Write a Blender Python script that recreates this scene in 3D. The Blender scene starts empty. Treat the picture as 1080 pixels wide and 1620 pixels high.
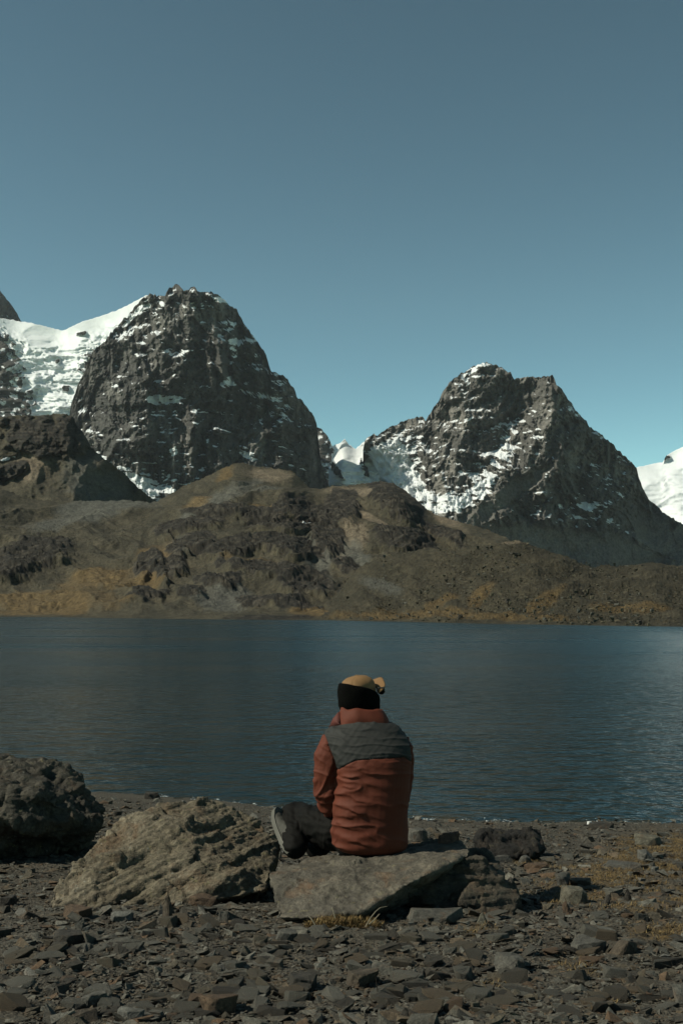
import bpy, bmesh, math, random
import numpy as np
from mathutils import Vector, Matrix

# ------------------------------------------------------------------ camera, sky, sun, exposure
S = bpy.context.scene
COL = S.collection
F_PX, HOR, CAMZ = 1800.0, 964.0, 2.2          # focal length in photo pixels, horizon row, camera height over the lake
TH = math.atan((HOR - 810.0) / F_PX)
cam_d = bpy.data.cameras.new('camera'); cam = bpy.data.objects.new('camera', cam_d); COL.objects.link(cam)
cam_d.sensor_width = 36.0; cam_d.sensor_fit = 'AUTO'; cam_d.lens = 40.0
cam_d.clip_start = 0.05; cam_d.clip_end = 40000
cam.location = (0, 0, CAMZ); cam.rotation_euler = (math.pi / 2 + TH, 0, 0)
S.camera = cam

SUN_AZ, SUN_EL = math.radians(104), math.radians(42)   # azimuth to the left of the view direction
W = bpy.data.worlds.new('World'); S.world = W; W.use_nodes = True
nt = W.node_tree; nt.nodes.clear()
sky = nt.nodes.new('ShaderNodeTexSky'); sky.sky_type = 'NISHITA'; sky.sun_disc = False
sky.sun_elevation = SUN_EL; sky.sun_rotation = -SUN_AZ
sky.altitude = 4600; sky.air_density = 1.0; sky.dust_density = 0.35; sky.ozone_density = 2.0
tint = nt.nodes.new('ShaderNodeMix'); tint.data_type = 'RGBA'; tint.blend_type = 'MULTIPLY'
tint.inputs[0].default_value = 1.0; tint.inputs[7].default_value = (1.62, 1.58, 0.81, 1)
gam = nt.nodes.new('ShaderNodeGamma'); gam.inputs[1].default_value = 1.5
bg = nt.nodes.new('ShaderNodeBackground'); bg.inputs['Strength'].default_value = 0.055
wo = nt.nodes.new('ShaderNodeOutputWorld')
nt.links.new(sky.outputs[0], gam.inputs[0]); nt.links.new(gam.outputs[0], tint.inputs[6]); nt.links.new(tint.outputs[2], bg.inputs['Color']); nt.links.new(bg.outputs[0], wo.inputs[0])
sd = bpy.data.lights.new('sun', 'SUN'); sd.energy = 5.0; sd.angle = math.radians(0.5); sd.color = (1.0, 0.95, 0.77)
sun = bpy.data.objects.new('sun', sd); COL.objects.link(sun)
SDIR = Vector((-math.sin(SUN_AZ) * math.cos(SUN_EL), math.cos(SUN_AZ) * math.cos(SUN_EL), math.sin(SUN_EL)))
sun.rotation_euler = SDIR.to_track_quat('Z', 'Y').to_euler()
S.view_settings.view_transform = 'Standard'; S.view_settings.look = 'None'
S.view_settings.gamma = 1; S.view_settings.use_curve_mapping = False
S.view_settings.exposure = 0.2
S.render.resolution_x = 682; S.render.resolution_y = 1024

# ------------------------------------------------------------------ maths helpers
CT, ST = math.cos(TH), math.sin(TH)
def pix(px, py, Y):
    """world point seen at photo pixel (px,py) at forward distance Y"""
    a = (np.asarray(px, float) - 540.0) / F_PX; b = (810.0 - np.asarray(py, float)) / F_PX
    dy = CT - b * ST; dz = ST + b * CT
    t = np.asarray(Y, float) / dy
    return np.stack([a * t, dy * t, CAMZ + dz * t], -1)
def P3(px, py, Y): return Vector(pix(px, py, Y))
def proj(V):
    V = np.asarray(V, float); y = V[..., 1]; z = V[..., 2] - CAMZ
    f = y * CT + z * ST; u = -y * ST + z * CT
    return 540 + F_PX * V[..., 0] / f, 810 - F_PX * u / f
def _h(i, j, k, seed):
    n = (i.astype(np.int64) * 374761393 + j.astype(np.int64) * 668265263 + k.astype(np.int64) * 2147483647 + seed * 1274126177) & 0xFFFFFFFF
    n = ((n ^ (n >> 13)) * 1274126177) & 0xFFFFFFFF
    n = ((n ^ (n >> 16)) * 2246822519) & 0xFFFFFFFF
    return (n ^ (n >> 15)) & 0xFFFF
def hash1(i, seed=0):
    i = np.asarray(i); return _h(i, i * 0 + 7, i * 0 + 3, seed) / 65535.0
_G = np.array([[math.cos(t) * math.sqrt(1 - z * z), math.sin(t) * math.sqrt(1 - z * z), z]
               for t, z in [(k * 2.399963, -1 + (2 * k + 1) / 64) for k in range(64)]])
def noise(x, y, z=0.0, seed=0):
    x, y, z = np.broadcast_arrays(np.asarray(x, float), np.asarray(y, float), np.asarray(z, float))
    xi, yi, zi = np.floor(x), np.floor(y), np.floor(z)
    xf, yf, zf = x - xi, y - yi, z - zi
    xi, yi, zi = xi.astype(np.int64), yi.astype(np.int64), zi.astype(np.int64)
    q = lambda t: t * t * t * (t * (t * 6 - 15) + 10)
    u, v, w = q(xf), q(yf), q(zf)
    r = 0
    for dx in (0, 1):
        for dy in (0, 1):
            for dz in (0, 1):
                g = _G[_h(xi + dx, yi + dy, zi + dz, seed) & 63]
                d = g[..., 0] * (xf - dx) + g[..., 1] * (yf - dy) + g[..., 2] * (zf - dz)
                r = r + d * (u if dx else 1 - u) * (v if dy else 1 - v) * (w if dz else 1 - w)
    return r * 1.6
def fbm(x, y, z=0.0, o=4, seed=0, g=0.5):
    r, a = 0, 1.0
    for k in range(o):
        f = 2.03 ** k; r = r + a * noise(np.asarray(x) * f, np.asarray(y) * f, np.asarray(z) * f, seed + k * 11); a *= g
    return r
def ridged(x, y, z=0.0, o=4, seed=0, g=0.5):
    r, a = 0, 1.0
    for k in range(o):
        f = 2.07 ** k; r = r + a * (1 - np.abs(noise(np.asarray(x) * f, np.asarray(y) * f, np.asarray(z) * f, seed + k * 11)) * 2); a *= g
    return r
def sst(a, b, x):
    t = np.clip((x - a) / (b - a), 0, 1); return t * t * (3 - 2 * t)
def ell(px, py, cx, cy, rx, ry, ang=0):
    c, s = math.cos(math.radians(ang)), math.sin(math.radians(ang))
    dx, dy = px - cx, -(py - cy)
    return ((dx * c + dy * s) / rx) ** 2 + ((-dx * s + dy * c) / ry) ** 2

def facets(P, sc, seed):
    """broken-stone facets: every Voronoi cell is a little plane with its own tilt"""
    Q = P * sc + .35 * np.stack([noise(P[:, 0] * sc, P[:, 1] * sc, P[:, 2] * sc, seed + i) for i in range(3)], -1)
    I = np.floor(Q).astype(np.int64); best = np.full(len(P), 9e9); val = np.zeros(len(P))
    for dx in (-1, 0, 1):
        for dy in (-1, 0, 1):
            for dz in (-1, 0, 1):
                a, b, c = I[:, 0] + dx, I[:, 1] + dy, I[:, 2] + dz
                D = Q - np.stack([a + _h(a, b, c, seed) / 65535.0, b + _h(a, b, c, seed + 1) / 65535.0, c + _h(a, b, c, seed + 2) / 65535.0], -1)
                d = (D ** 2).sum(1); g = np.stack([_h(a, b, c, seed + 3 + k) / 32767.0 - 1 for k in range(3)], -1)
                v = (D * g).sum(1) * .7 + (_h(a, b, c, seed + 9) / 65535.0 - .5) * .6
                m = d < best; best = np.where(m, d, best); val = np.where(m, v, val)
    return val

# ------------------------------------------------------------------ object helpers
def meta(o, label=None, cat=None, group=None, kind=None):
    if label: o['label'] = label
    if cat: o['category'] = cat
    if group: o['group'] = group
    if kind: o['kind'] = kind
    return o
def link(name, me, mat=None, parent=None, origin=None):
    o = bpy.data.objects.new(name, me); COL.objects.link(o)
    if mat:
        me.materials.clear(); me.materials.append(mat)
    if origin is not None:
        origin = Vector(origin); me.transform(Matrix.Translation(-origin)); o.location = origin
    if parent:
        o.parent = parent; o.matrix_parent_inverse = Matrix.Translation(-Vector(parent.location))
    return o
def np_mesh(name, V, Fq, smooth=True, attrs=None, cols=None):
    """mesh from numpy arrays; Fq is (n,3) or (n,4)"""
    me = bpy.data.meshes.new(name); n, k = Fq.shape
    me.vertices.add(len(V)); me.vertices.foreach_set('co', np.asarray(V, np.float32).ravel())
    me.loops.add(n * k); me.loops.foreach_set('vertex_index', np.asarray(Fq, np.int32).ravel())
    me.polygons.add(n); me.polygons.foreach_set('loop_start', np.arange(0, n * k, k, dtype=np.int32))
    me.polygons.foreach_set('loop_total', np.full(n, k, np.int32))
    me.update(calc_edges=True)
    me.polygons.foreach_set('use_smooth', np.full(n, smooth, bool))
    set_attrs(me, attrs, cols); me.validate(); return me
ALB = .76          # overall reflectance of the dark slate country
def set_attrs(me, attrs=None, cols=None):
    for a, v in (attrs or {}).items():
        at = me.attributes.new(a, 'FLOAT', 'POINT'); at.data.foreach_set('value', np.asarray(v, np.float32).ravel())
    if cols is not None:
        at = me.attributes.new('Col', 'FLOAT_COLOR', 'POINT')
        c = np.ones((len(me.vertices), 4), np.float32); c[:, :3] = np.asarray(cols) * ALB
        at.data.foreach_set('color', c.ravel())
def coords(me):
    a = np.empty(len(me.vertices) * 3, np.float32); me.vertices.foreach_get('co', a); return a.reshape(-1, 3).astype(float)
def normals(me):
    a = np.empty(len(me.vertices) * 3, np.float32); me.vertices.foreach_get('normal', a); return a.reshape(-1, 3).astype(float)
def set_coords(me, V):
    me.vertices.foreach_set('co', np.asarray(V, np.float32).ravel()); me.update()
def smooth_all(me): me.polygons.foreach_set('use_smooth', np.ones(len(me.polygons), bool))
def hull_bm(bm, pts):
    vs = [bm.verts.new(p) for p in pts]
    r = bmesh.ops.convex_hull(bm, input=vs)
    bad = [g for g in r['geom_interior'] if isinstance(g, bmesh.types.BMVert)] + [g for g in r['geom_unused'] if isinstance(g, bmesh.types.BMVert)]
    if bad: bmesh.ops.delete(bm, geom=list(set(bad)), context='VERTS')
def ring_loft(bm, rings):
    """closed loft of equal-length rings, capped"""
    R = [[bm.verts.new(p) for p in r] for r in rings]; n = len(R[0])
    for a, b in zip(R, R[1:]):
        for i in range(n): bm.faces.new((a[i], a[(i + 1) % n], b[(i + 1) % n], b[i]))
    bm.faces.new(list(reversed(R[0]))); bm.faces.new(R[-1])
def tube(bm, pts, rad, n=14, flat=1.0):
    """tube through pts with radii (rounded ends)"""
    pts = [Vector(p) for p in pts]; rings = []
    t0 = (pts[1] - pts[0]).normalized(); up = Vector((0, 0, 1)) if abs(t0.z) < .9 else Vector((0, 1, 0))
    P, Rr, T = [], [], []
    for i, p in enumerate(pts):
        a = pts[max(i - 1, 0)]; b = pts[min(i + 1, len(pts) - 1)]; T.append((b - a).normalized())
    seq = [(pts[0] - T[0] * rad[0] * .8, rad[0] * .45, T[0]), (pts[0] - T[0] * rad[0] * .45, rad[0] * .83, T[0])]
    seq += [(p, r, t) for p, r, t in zip(pts, rad, T)]
    seq += [(pts[-1] + T[-1] * rad[-1] * .45, rad[-1] * .83, T[-1]), (pts[-1] + T[-1] * rad[-1] * .8, rad[-1] * .45, T[-1])]
    for p, r, t in seq:
        s = t.cross(up).normalized(); u2 = s.cross(t)
        rings.append([p + (s * math.cos(k * 2 * math.pi / n) + u2 * flat * math.sin(k * 2 * math.pi / n)) * r for k in range(n)])
    ring_loft(bm, rings)
def spline(pts, n):
    """Catmull-Rom resample of rows of numbers"""
    A = np.array(pts, float); out = []
    for t in np.linspace(0, len(A) - 1, n):
        i = min(int(t), len(A) - 2); f = t - i
        p0, p1, p2, p3 = A[max(i - 1, 0)], A[i], A[i + 1], A[min(i + 2, len(A) - 1)]
        out.append(.5 * (2 * p1 + (p2 - p0) * f + (2 * p0 - 5 * p1 + 4 * p2 - p3) * f * f + (3 * p1 - p0 - 3 * p2 + p3) * f ** 3))
    return np.array(out)
def remesh(bm, voxel, iters=2, fac=.5):
    """union the shapes of bm and return a dense clean mesh"""
    bmesh.ops.recalc_face_normals(bm, faces=bm.faces)
    me = bpy.data.meshes.new('tmp'); bm.to_mesh(me); bm.free()
    o = bpy.data.objects.new('tmp', me); COL.objects.link(o)
    m = o.modifiers.new('r', 'REMESH'); m.mode = 'VOXEL'; m.voxel_size = voxel
    if iters:
        s = o.modifiers.new('s', 'SMOOTH'); s.factor = fac; s.iterations = iters
    dg = bpy.context.evaluated_depsgraph_get(); out = bpy.data.meshes.new_from_object(o.evaluated_get(dg))
    bpy.data.objects.remove(o); bpy.data.meshes.remove(me); smooth_all(out); return out

# ------------------------------------------------------------------ materials
def new_mat(name):
    m = bpy.data.materials.new(name); m.use_nodes = True; t = m.node_tree; t.nodes.clear()
    out = t.nodes.new('ShaderNodeOutputMaterial'); b = t.nodes.new('ShaderNodeBsdfPrincipled')
    t.links.new(b.outputs[0], out.inputs[0]); return m, t, b
class G:
    """tiny node graph helper"""
    def __init__(s, t): s.t = t; s.l = t.links.new
    def n(s, ty, **kw):
        x = s.t.nodes.new(ty)
        for k, v in kw.items(): setattr(x, k, v)
        return x
    def co(s, scale=(1, 1, 1), rot=(0, 0, 0)):
        c = s.n('ShaderNodeTexCoord'); m = s.n('ShaderNodeMapping'); m.inputs['Scale'].default_value = scale; m.inputs['Rotation'].default_value = rot
        s.l(c.outputs['Object'], m.inputs[0]); return m.outputs[0]
    def noise(s, vec, scale, detail=6, rough=.6, dist=0, ty='FBM'):
        x = s.n('ShaderNodeTexNoise'); x.inputs['Scale'].default_value = scale; x.inputs['Detail'].default_value = detail
        x.inputs['Roughness'].default_value = rough; x.inputs['Distortion'].default_value = dist
        try: x.noise_type = ty
        except Exception: pass
        s.l(vec, x.inputs['Vector']); return x.outputs[0]
    def vor(s, vec, scale, feature='F1', out='Distance'):
        x = s.n('ShaderNodeTexVoronoi', feature=feature); x.inputs['Scale'].default_value = scale; s.l(vec, x.inputs['Vector']); return x.outputs[out]
    def ramp(s, v, stops):
        x = s.n('ShaderNodeValToRGB'); e = x.color_ramp.elements
        while len(e) < len(stops): e.new(.5)
        for el, (p, c) in zip(e, stops):
            el.position = p; el.color = (*c, 1) if not isinstance(c, (int, float)) else (c, c, c, 1)
        s.l(v, x.inputs[0]); return x.outputs[0]
    def mix(s, f, a, b, mode='MIX'):
        x = s.n('ShaderNodeMix', data_type='RGBA', blend_type=mode)
        for i, v in ((0, f), (6, a), (7, b)):
            if isinstance(v, (int, float)): x.inputs[i].default_value = v if i == 0 else (v, v, v, 1)
            elif isinstance(v, tuple): x.inputs[i].default_value = (*v, 1)
            else: s.l(v, x.inputs[i])
        return x.outputs[2]
    def math(s, op, a, b=0.0, c=0.0):
        x = s.n('ShaderNodeMath', operation=op)
        for i, v in enumerate((a, b, c)):
            if isinstance(v, (int, float)): x.inputs[i].default_value = v
            else: s.l(v, x.inputs[i])
        return x.outputs[0]
    def attr(s, name, out='Fac'):
        x = s.n('ShaderNodeAttribute'); x.attribute_name = name; return x.outputs[out]
    def bump(s, h, strength, dist, nrm=None):
        x = s.n('ShaderNodeBump'); x.inputs['Strength'].default_value = strength; x.inputs['Distance'].default_value = dist
        s.l(h, x.inputs['Height'])
        if nrm is not None: s.l(nrm, x.inputs['Normal'])
        return x.outputs[0]

def terrain_mat(name, sc, bump_d, snow=True, snow_col=(.66, .685, .71), speck=1.0):
    """rock / turf coloured by the attribute Col, with snow lying where the attribute snow says"""
    m, t, b = new_mat(name); g = G(t); v = g.co()
    n1 = g.noise(v, sc, 8, .7); n2 = g.noise(v, sc * 5, 5, .65)
    tone = g.math('MULTIPLY_ADD', n1, 1.6 * speck, 1 - .8 * speck); tone2 = g.math('MAXIMUM', g.math('MULTIPLY_ADD', n2, 2.6 * speck, 1 - 1.3 * speck), .15)
    c = g.mix(1, g.attr('Col', 'Color'), g.math('MULTIPLY', tone, tone2), 'MULTIPLY')
    h = g.math('ADD', n1, g.math('MULTIPLY', n2, .4))
    if snow:
        s = g.math('ADD', g.attr('snow'), g.math('MULTIPLY', g.math('SUBTRACT', n2, .5), .8))
        s = g.ramp(s, [(.44, 0.0), (.58, 1.0)])
        sc_ = g.mix(g.ramp(n1, [(.3, 0.0), (.7, 1.0)]), tuple(x * .93 for x in snow_col), snow_col)
        c = g.mix(s, c, sc_); g.l(g.math('MULTIPLY_ADD', s, -.35, .95), b.inputs['Roughness'])
        g.l(g.bump(h, .8, bump_d), b.inputs['Normal'])
    else:
        b.inputs['Roughness'].default_value = .95; g.l(g.bump(h, .9, bump_d), b.inputs['Normal'])
    g.l(c, b.inputs['Base Color']); b.inputs['Specular IOR Level'].default_value = .2
    return m
M_MOUNT = terrain_mat('mountain_rock_and_snow', .05, 6.0)
M_ICE = terrain_mat('glacier_ice', .03, 2.5)
M_HILL = terrain_mat('hill_turf_and_rock', .16, 2.2)
M_MORAINE = terrain_mat('moraine_rubble', .5, .9, speck=1.25)

# ------------------------------------------------------------------ far terrain
def grid_faces(r, c):
    i = np.arange(r * c).reshape(r, c)
    return np.stack([i[:-1, :-1].ravel(), i[1:, :-1].ravel(), i[1:, 1:].ravel(), i[:-1, 1:].ravel()], 1)
def gauss(a, s):
    k = np.exp(-.5 * (np.arange(-3 * s, 3 * s + 1) / s) ** 2); k /= k.sum()
    return np.convolve(np.pad(a, 3 * s, mode='edge'), k, 'valid')
def relief(name, x0, x1, step, top, bot, fn, mat, jag=0.0, back=None, seed=1, ystep=None):
    """a landform: its crest follows the points top, it runs down towards the viewer to bot;
    fn(px, py, topcol) -> (distance, colour-and-snow function). back = (metres, drop) closes it behind the crest."""
    px = np.arange(x0, x1 + step, step); n = len(px)
    tp = np.interp(px, *np.array(top, float).T); bt = np.interp(px, *np.array(bot, float).T)
    if jag:
        tp = tp - jag * (.7 * (ridged(px / 22, px * 0 + seed, 0, 3, seed) - 1.0) + 1.3 * noise(px / 6.0, px * 0 + 3, 0, seed) + .6 * noise(px / 2.6, px * 0 + 5, 0, seed))
    bt = np.maximum(bt, tp + 2)
    rows = max(20, int((bt - tp).max() / (ystep or step)))
    s = np.linspace(0, 1, rows)[:, None]
    PX = np.broadcast_to(px, (rows, n)).copy(); PY = tp + (bt - tp) * s
    TS = np.broadcast_to(gauss(tp, max(3, int(8 / step))), (rows, n))
    Y = fn(PX, PY, TS)
    P = pix(PX, PY, Y)
    if hasattr(fn, 'lift'): P = P + fn.lift[..., None] * np.array((0, -.3, .95))
    du = np.gradient(P, axis=1); dv = np.gradient(P, axis=0)
    N = np.cross(dv, du); N /= np.linalg.norm(N, axis=-1, keepdims=True) + 1e-9
    col, snow = fn.paint(PX, PY, P, N)
    if back:
        L, drop = back; add = []
        for k in (4, 3, 2, 1):
            q = P[0].copy(); q[:, 1] += L * k / 4; q[:, 2] -= drop * (k / 4) ** 1.2 + 1 * (k > 0)
            q[:, 0] *= q[:, 1] / P[0][:, 1]; add.append(q)
        P = np.concatenate([np.array(add), P]); rep = lambda a: np.concatenate([np.repeat(a[:1], 4, 0), a])
        col, snow = rep(col), rep(snow); rows += 4
    me = np_mesh(name, P.reshape(-1, 3), grid_faces(rows, n), True, {'snow': snow}, col.reshape(-1, 3))
    o = link(name, me, mat); meta(o, kind='structure'); return o

def strata(t, period, seed, sharp=.72):
    L = np.floor(t / period); f = t / period - L
    return (sst(sharp, 1, f) - f) * period * (.35 + 1.1 * hash1(L.astype(np.int64), seed))
def tent(px, py, line, wl, wr):
    """ridge profile along a polyline given as (row, column) pairs"""
    a = np.array(line, float); x = np.interp(py, a[:, 0], a[:, 1]); d = px - x
    return np.clip(1 - np.where(d < 0, -d / wl, d / wr), 0, 1)
def lerp(a, b, f):
    f = np.asarray(f)[..., None]; return np.asarray(a) * (1 - f) + np.asarray(b) * f

class Massif:
    def __init__(s, Y0, lean, ribs, patches, rock, light, seed, snow_bias=0.0, scree=(), amp=1.0, tilt=.08, cover=None):
        s.__dict__.update(locals())
    def __call__(s, px, py, ts):
        k = s.Y0 / F_PX; u = (px - 540) * k; w = (HOR - py) * k; q = s.seed
        wu = u + 45 * fbm(u / 180, w / 180, q, 2, q); ww = w + 26 * fbm(u / 170, w / 120, q + 5, 3, q + 3)
        below = np.maximum(py - ts, -6) * k
        Y = s.Y0 - s.lean * below
        big = ridged(wu / 210, ww / 430, q, 3, q + 1) * 46
        mid = ridged(wu / 62, ww / 150, q, 4, q + 2) * 24
        fine = ridged(u / 21, w / 26, q, 4, q + 4, .65) * 10
        br = sst(-.3, .5, fbm(u / 90, w / 60, q, 3, q + 6))
        Q = np.stack([wu.ravel(), (ww * .8).ravel(), 0 * u.ravel() + 50], -1); fc = (facets(Q, 1 / 75., q) * 30 + facets(Q + 7, 1 / 28., q + 3) * 12).reshape(u.shape); mid = mid * .9 + fc * .8
        t = ww + s.tilt * u
        b2 = sst(-.2, .5, fbm(u / 45, w / 35, q, 3, q + 9)); b3 = sst(-.2, .5, fbm(u / 24, w / 18, q + 3, 3, q + 12))
        t2 = t + 10 * fbm(u / 35, w / 35, q, 3, q + 15)
        ter = strata(t, 46, q) * .22 + strata(t2 + 9, 19, q + 1) * (.1 + .45 * br * b2) + strata(t2 + 4, 8.3, q + 2) * (.1 + .5 * b3)
        Y = Y + s.amp * (ter - big - mid - fine)
        for line, wl, wr, h in s.ribs: Y = Y - h * tent(px + 9 * noise(px / 14, py / 14, 1, q) + 16 * noise(px / 50, py / 50, 2, q), py, line, wl, wr)
        sm = np.zeros_like(px)
        for cx, cy, rx, ry, an in s.scree: sm = np.maximum(sm, sst(1.3, .5, ell(px, py, cx, cy, rx, ry, an) + .5 * fbm(px / 20, py / 20, 3, 3, q)))
        s.sm = sm
        if len(s.scree): Y = Y * (1 - sm) + sm * (s.Y0 - s.lean * below - s.amp * (big + .25 * mid + .2 * fine) - 20 - sum(h * tent(px, py, l, a, b) for l, a, b, h in s.ribs))
        return Y
    def paint(s, px, py, P, N):
        q = s.seed; k = s.Y0 / F_PX; u = (px - 540) * k; w = (HOR - py) * k
        nz = N[..., 2]; nz = sum(np.roll(nz, k, 1) * w_ for k, w_ in ((-3, .1), (-2, .15), (-1, .2), (0, .1), (1, .2), (2, .15), (3, .1)))
        n1 = fbm(u / 70, w / 45, 9, 4, q + 20); n2 = fbm(u / 11, w / 7, 9, 3, q + 21); nb = fbm(u / 180, w / 180, 3, 3, q + 25)
        n3 = fbm(u / 34, (w + s.tilt * u) / 5.5, 9, 3, q + 27)
        sn = .5 + (nz - .60 - s.snow_bias) * 1.5 + .22 * n1 + .07 * n2 + .34 * nb + .36 * n3 + .05
        sn = sn - .9 * s.sm
        for cx, cy, rx, ry, an, st in s.patches:
            e = ell(px, py, cx, cy, rx, ry, an)
            sn = sn + st * sst(1.5, .3, e + .55 * fbm(u / 18, w / 9, 2, 4, q + 22))
        if s.cover is not None: sn = s.cover(px, py, sn, n1, n2)
        streak = fbm(u / 9, w / 60, 4, 4, q + 23)
        c = lerp(s.rock, s.light, sst(-.1, .75, fbm(u / 55, w / 80, 5, 4, q + 24) + .35 * streak))
        c = c * (1 + .25 * n2)[..., None]
        c = lerp(c, np.array((.14, .132, .118)), s.sm * .85)
        return c, np.clip(sn, 0, 1)

def snow_body(Y0, run, seed, crev=1.0, rocks=()):
    class F:
        def __call__(s, px, py, ts):
            k = Y0 / F_PX; u = (px - 540) * k; w = (HOR - py) * k
            b = np.maximum(py - ts, 0) * k
            ic = sst(10, 60, b)
            cr = (ridged(u / 80 + .6 * noise(u / 60, w / 60, 0, seed), w / 30, seed, 4, seed, .6) * 20 + ridged(u / 26, w / 12, seed, 3, seed + 9, .6) * 7 * sst(-.2, .4, fbm(u / 90, w / 70, 2, 2, seed + 4))) * crev * ic
            return Y0 - run * b - cr - 22 * ridged(u / 200, w / 150, 1, 2, seed + 2) - s.rk(px, py) * 16
        def rk(s, px, py):
            m = np.zeros_like(px)
            for cx, cy, rx, ry, an in rocks: m = np.maximum(m, sst(1.3, .7, ell(px, py, cx, cy, rx, ry, an) + 1.3 * fbm(px / 9, py / 7, 1, 4, seed)))
            return m
        def paint(s, px, py, P, N):
            m = s.rk(px, py)
            n = fbm(px / 16, py / 10, 3, 4, seed + 5)
            sn = 1 - m * 1.0 + m * .55 * (n > .2)
            c = lerp((.05, .048, .045), (.08, .075, .07), sst(-.3, .4, n))
            return c, np.clip(sn, 0, 1)
    return F()

# far snow peaks and glaciers
relief('distant_mountain', -60, 34, 1.2, [(-60, 480), (-10, 462), (0, 459), (10, 472), (20, 484), (28, 497), (34, 508)], [(-60, 560), (34, 560)],
       Massif(3300, .9, [], [], (.05, .048, .046), (.08, .075, .07), 3, .12), M_MOUNT, 1.5, (900, 700), 3)
def gl_fn():
    return snow_body(2500, .75, 5, .6, [(8, 600, 26, 62, 5), (2, 548, 12, 22, 0), (92, 571, 5, 2.5, 20), (105, 614, 7, 4, 0), (130, 527, 8, 2.5, 10), (20, 640, 30, 30, 0), (150, 575, 22, 20, 30)])
relief('glacier', -60, 262, 1.4, [(-60, 498), (0, 503), (25, 507), (50, 511), (75, 517), (97, 523), (103, 522), (130, 509), (160, 500), (190, 489), (215, 476), (232, 467), (262, 470)],
       [(-60, 720), (262, 720)], gl_fn(), M_ICE, .8, (900, 300), 5)
relief('saddle_glacier', 490, 700, 1.1, [(490, 720), (500, 676), (508, 678), (518, 690), (526, 706), (540, 699), (545, 694), (552, 704), (562, 710), (575, 700), (590, 690), (620, 690), (660, 700), (700, 740)],
       [(490, 800), (600, 830), (700, 850)],
       snow_body(2700, .8, 8, .7, [(512, 715, 15, 42, 12), (526, 748, 14, 16, 20), (590, 695, 12, 8, 30)]), M_ICE, 1.5, (900, 500), 8)
relief('snow_slope', 990, 1330, 1.9, [(990, 745), (1008, 739), (1030, 734), (1048, 731), (1052, 722), (1066, 713), (1080, 707), (1110, 690), (1150, 690), (1190, 715), (1260, 770), (1330, 850)], [(990, 880), (1330, 880)],
       snow_body(2900, .8, 12, .25, [(1053, 724, 6, 3, 20)]), M_ICE, .6, (900, 500), 12)

_sb = snow_body(2075, 1.0, 9, .8, [(576, 742, 4, 14, 25), (532, 745, 5, 16, 30), (592, 718, 8, 4, 30), (668, 766, 18, 14, -40), (615, 745, 8, 2, -30)])
class Saddle:
    def __call__(s, px, py, ts): return _sb(px, py, ts) + np.clip(px - 636, 0, 99) * 5.0
    def paint(s, *a): return _sb.paint(*a)
relief('saddle_glacier', 520, 720, 1.0, [(520, 745), (530, 722), (541, 702), (546, 698), (553, 706), (563, 710), (572, 704), (584, 704), (596, 700), (640, 694), (655, 705), (690, 745), (720, 780)],
       [(520, 800), (600, 830), (720, 860)], Saddle(), M_ICE, 1.2, (150, 60), 9)
# the two rock mountains
LEFT_TOP = [(108, 668), (113, 640), (124, 608), (134, 590), (142, 566), (152, 552), (166, 540), (184, 515), (204, 497), (218, 480), (229, 469), (241, 466), (252, 469), (262, 466), (268, 457), (276, 452), (284, 450), (291, 461), (297, 459), (303, 455), (309, 454), (313, 462), (324, 463),
            (338, 464), (350, 469), (360, 480), (373, 489), (380, 501), (388, 513), (396, 527), (404, 536), (412, 548), (420, 560), (424, 570), (428, 585), (440, 592), (449, 596), (455, 600), (461, 610), (470, 625), (480, 638), (490, 649), (497, 658), (501, 672), (503, 690), (507, 730), (513, 748), (522, 772)]
relief('rock_mountain', 108, 522, 1.08, LEFT_TOP, [(108, 790), (250, 800), (400, 790), (522, 800)],
       Massif(2000, .62, [([(450, 284), (520, 262), (600, 235), (700, 205), (800, 190)], 60, 130, 80), ([(470, 330), (560, 345), (650, 300), (800, 280)], 45, 60, 30), ([(590, 430), (660, 440), (800, 455)], 50, 50, 30)],
              [(260, 632, 32, 8, 0, 1.9), (371, 548, 9, 22, 8, .9), (322, 480, 26, 13, 0, .6), (345, 470, 20, 8, -20, .35), (397, 562, 12, 16, -25, .45), (391, 717, 15, 8, -30, 1.4), (280, 560, 25, 12, 10, .3), (292, 580, 6, 30, 5, .4),
               (360, 605, 12, 8, 30, 1.0), (410, 625, 40, 6, -10, .6), (440, 650, 50, 5, 0, .3), (275, 712, 6, 10, 0, 1.1), (215, 760, 24, 40, 30, .35), (270, 770, 50, 14, 0, .3), (225, 488, 22, 7, 40, 1.2), (205, 505, 20, 6, 45, 1.0), (135, 640, 16, 20, 40, .4), (183, 610, 6, 4, 0, .6), (222, 765, 40, 10, -35, 1.8), (350, 520, 40, 14, 0, .2), (180, 620, 62, 95, 18, -.4), (420, 720, 80, 45, 0, -.25), (200, 720, 50, 40, 0, -.2)],
              (.07, .068, .064), (.165, .158, .146), 21, .06), M_MOUNT, 3.0, (700, 800), 21)
RIGHT_TOP = [(574, 712), (577, 698), (582, 692), (590, 688), (597, 690), (603, 684), (615, 676), (630, 669), (645, 664), (660, 660), (668, 659), (673, 666), (684, 648), (694, 634), (700, 620), (708, 609), (716, 600), (728, 592), (742, 584), (755, 577), (766, 573), (776, 576), (786, 577), (797, 584), (806, 590), (812, 598), (820, 600), (832, 596), (846, 597), (860, 595), (872, 595), (876, 598), (880, 609),
             (888, 616), (897, 630), (907, 643), (918, 657), (932, 674), (945, 684), (958, 694), (972, 707), (985, 720), (998, 730), (1006, 740), (1010, 757), (1016, 772), (1025, 790), (1037, 800), (1052, 813), (1066, 822), (1080, 830), (1130, 850)]
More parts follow.
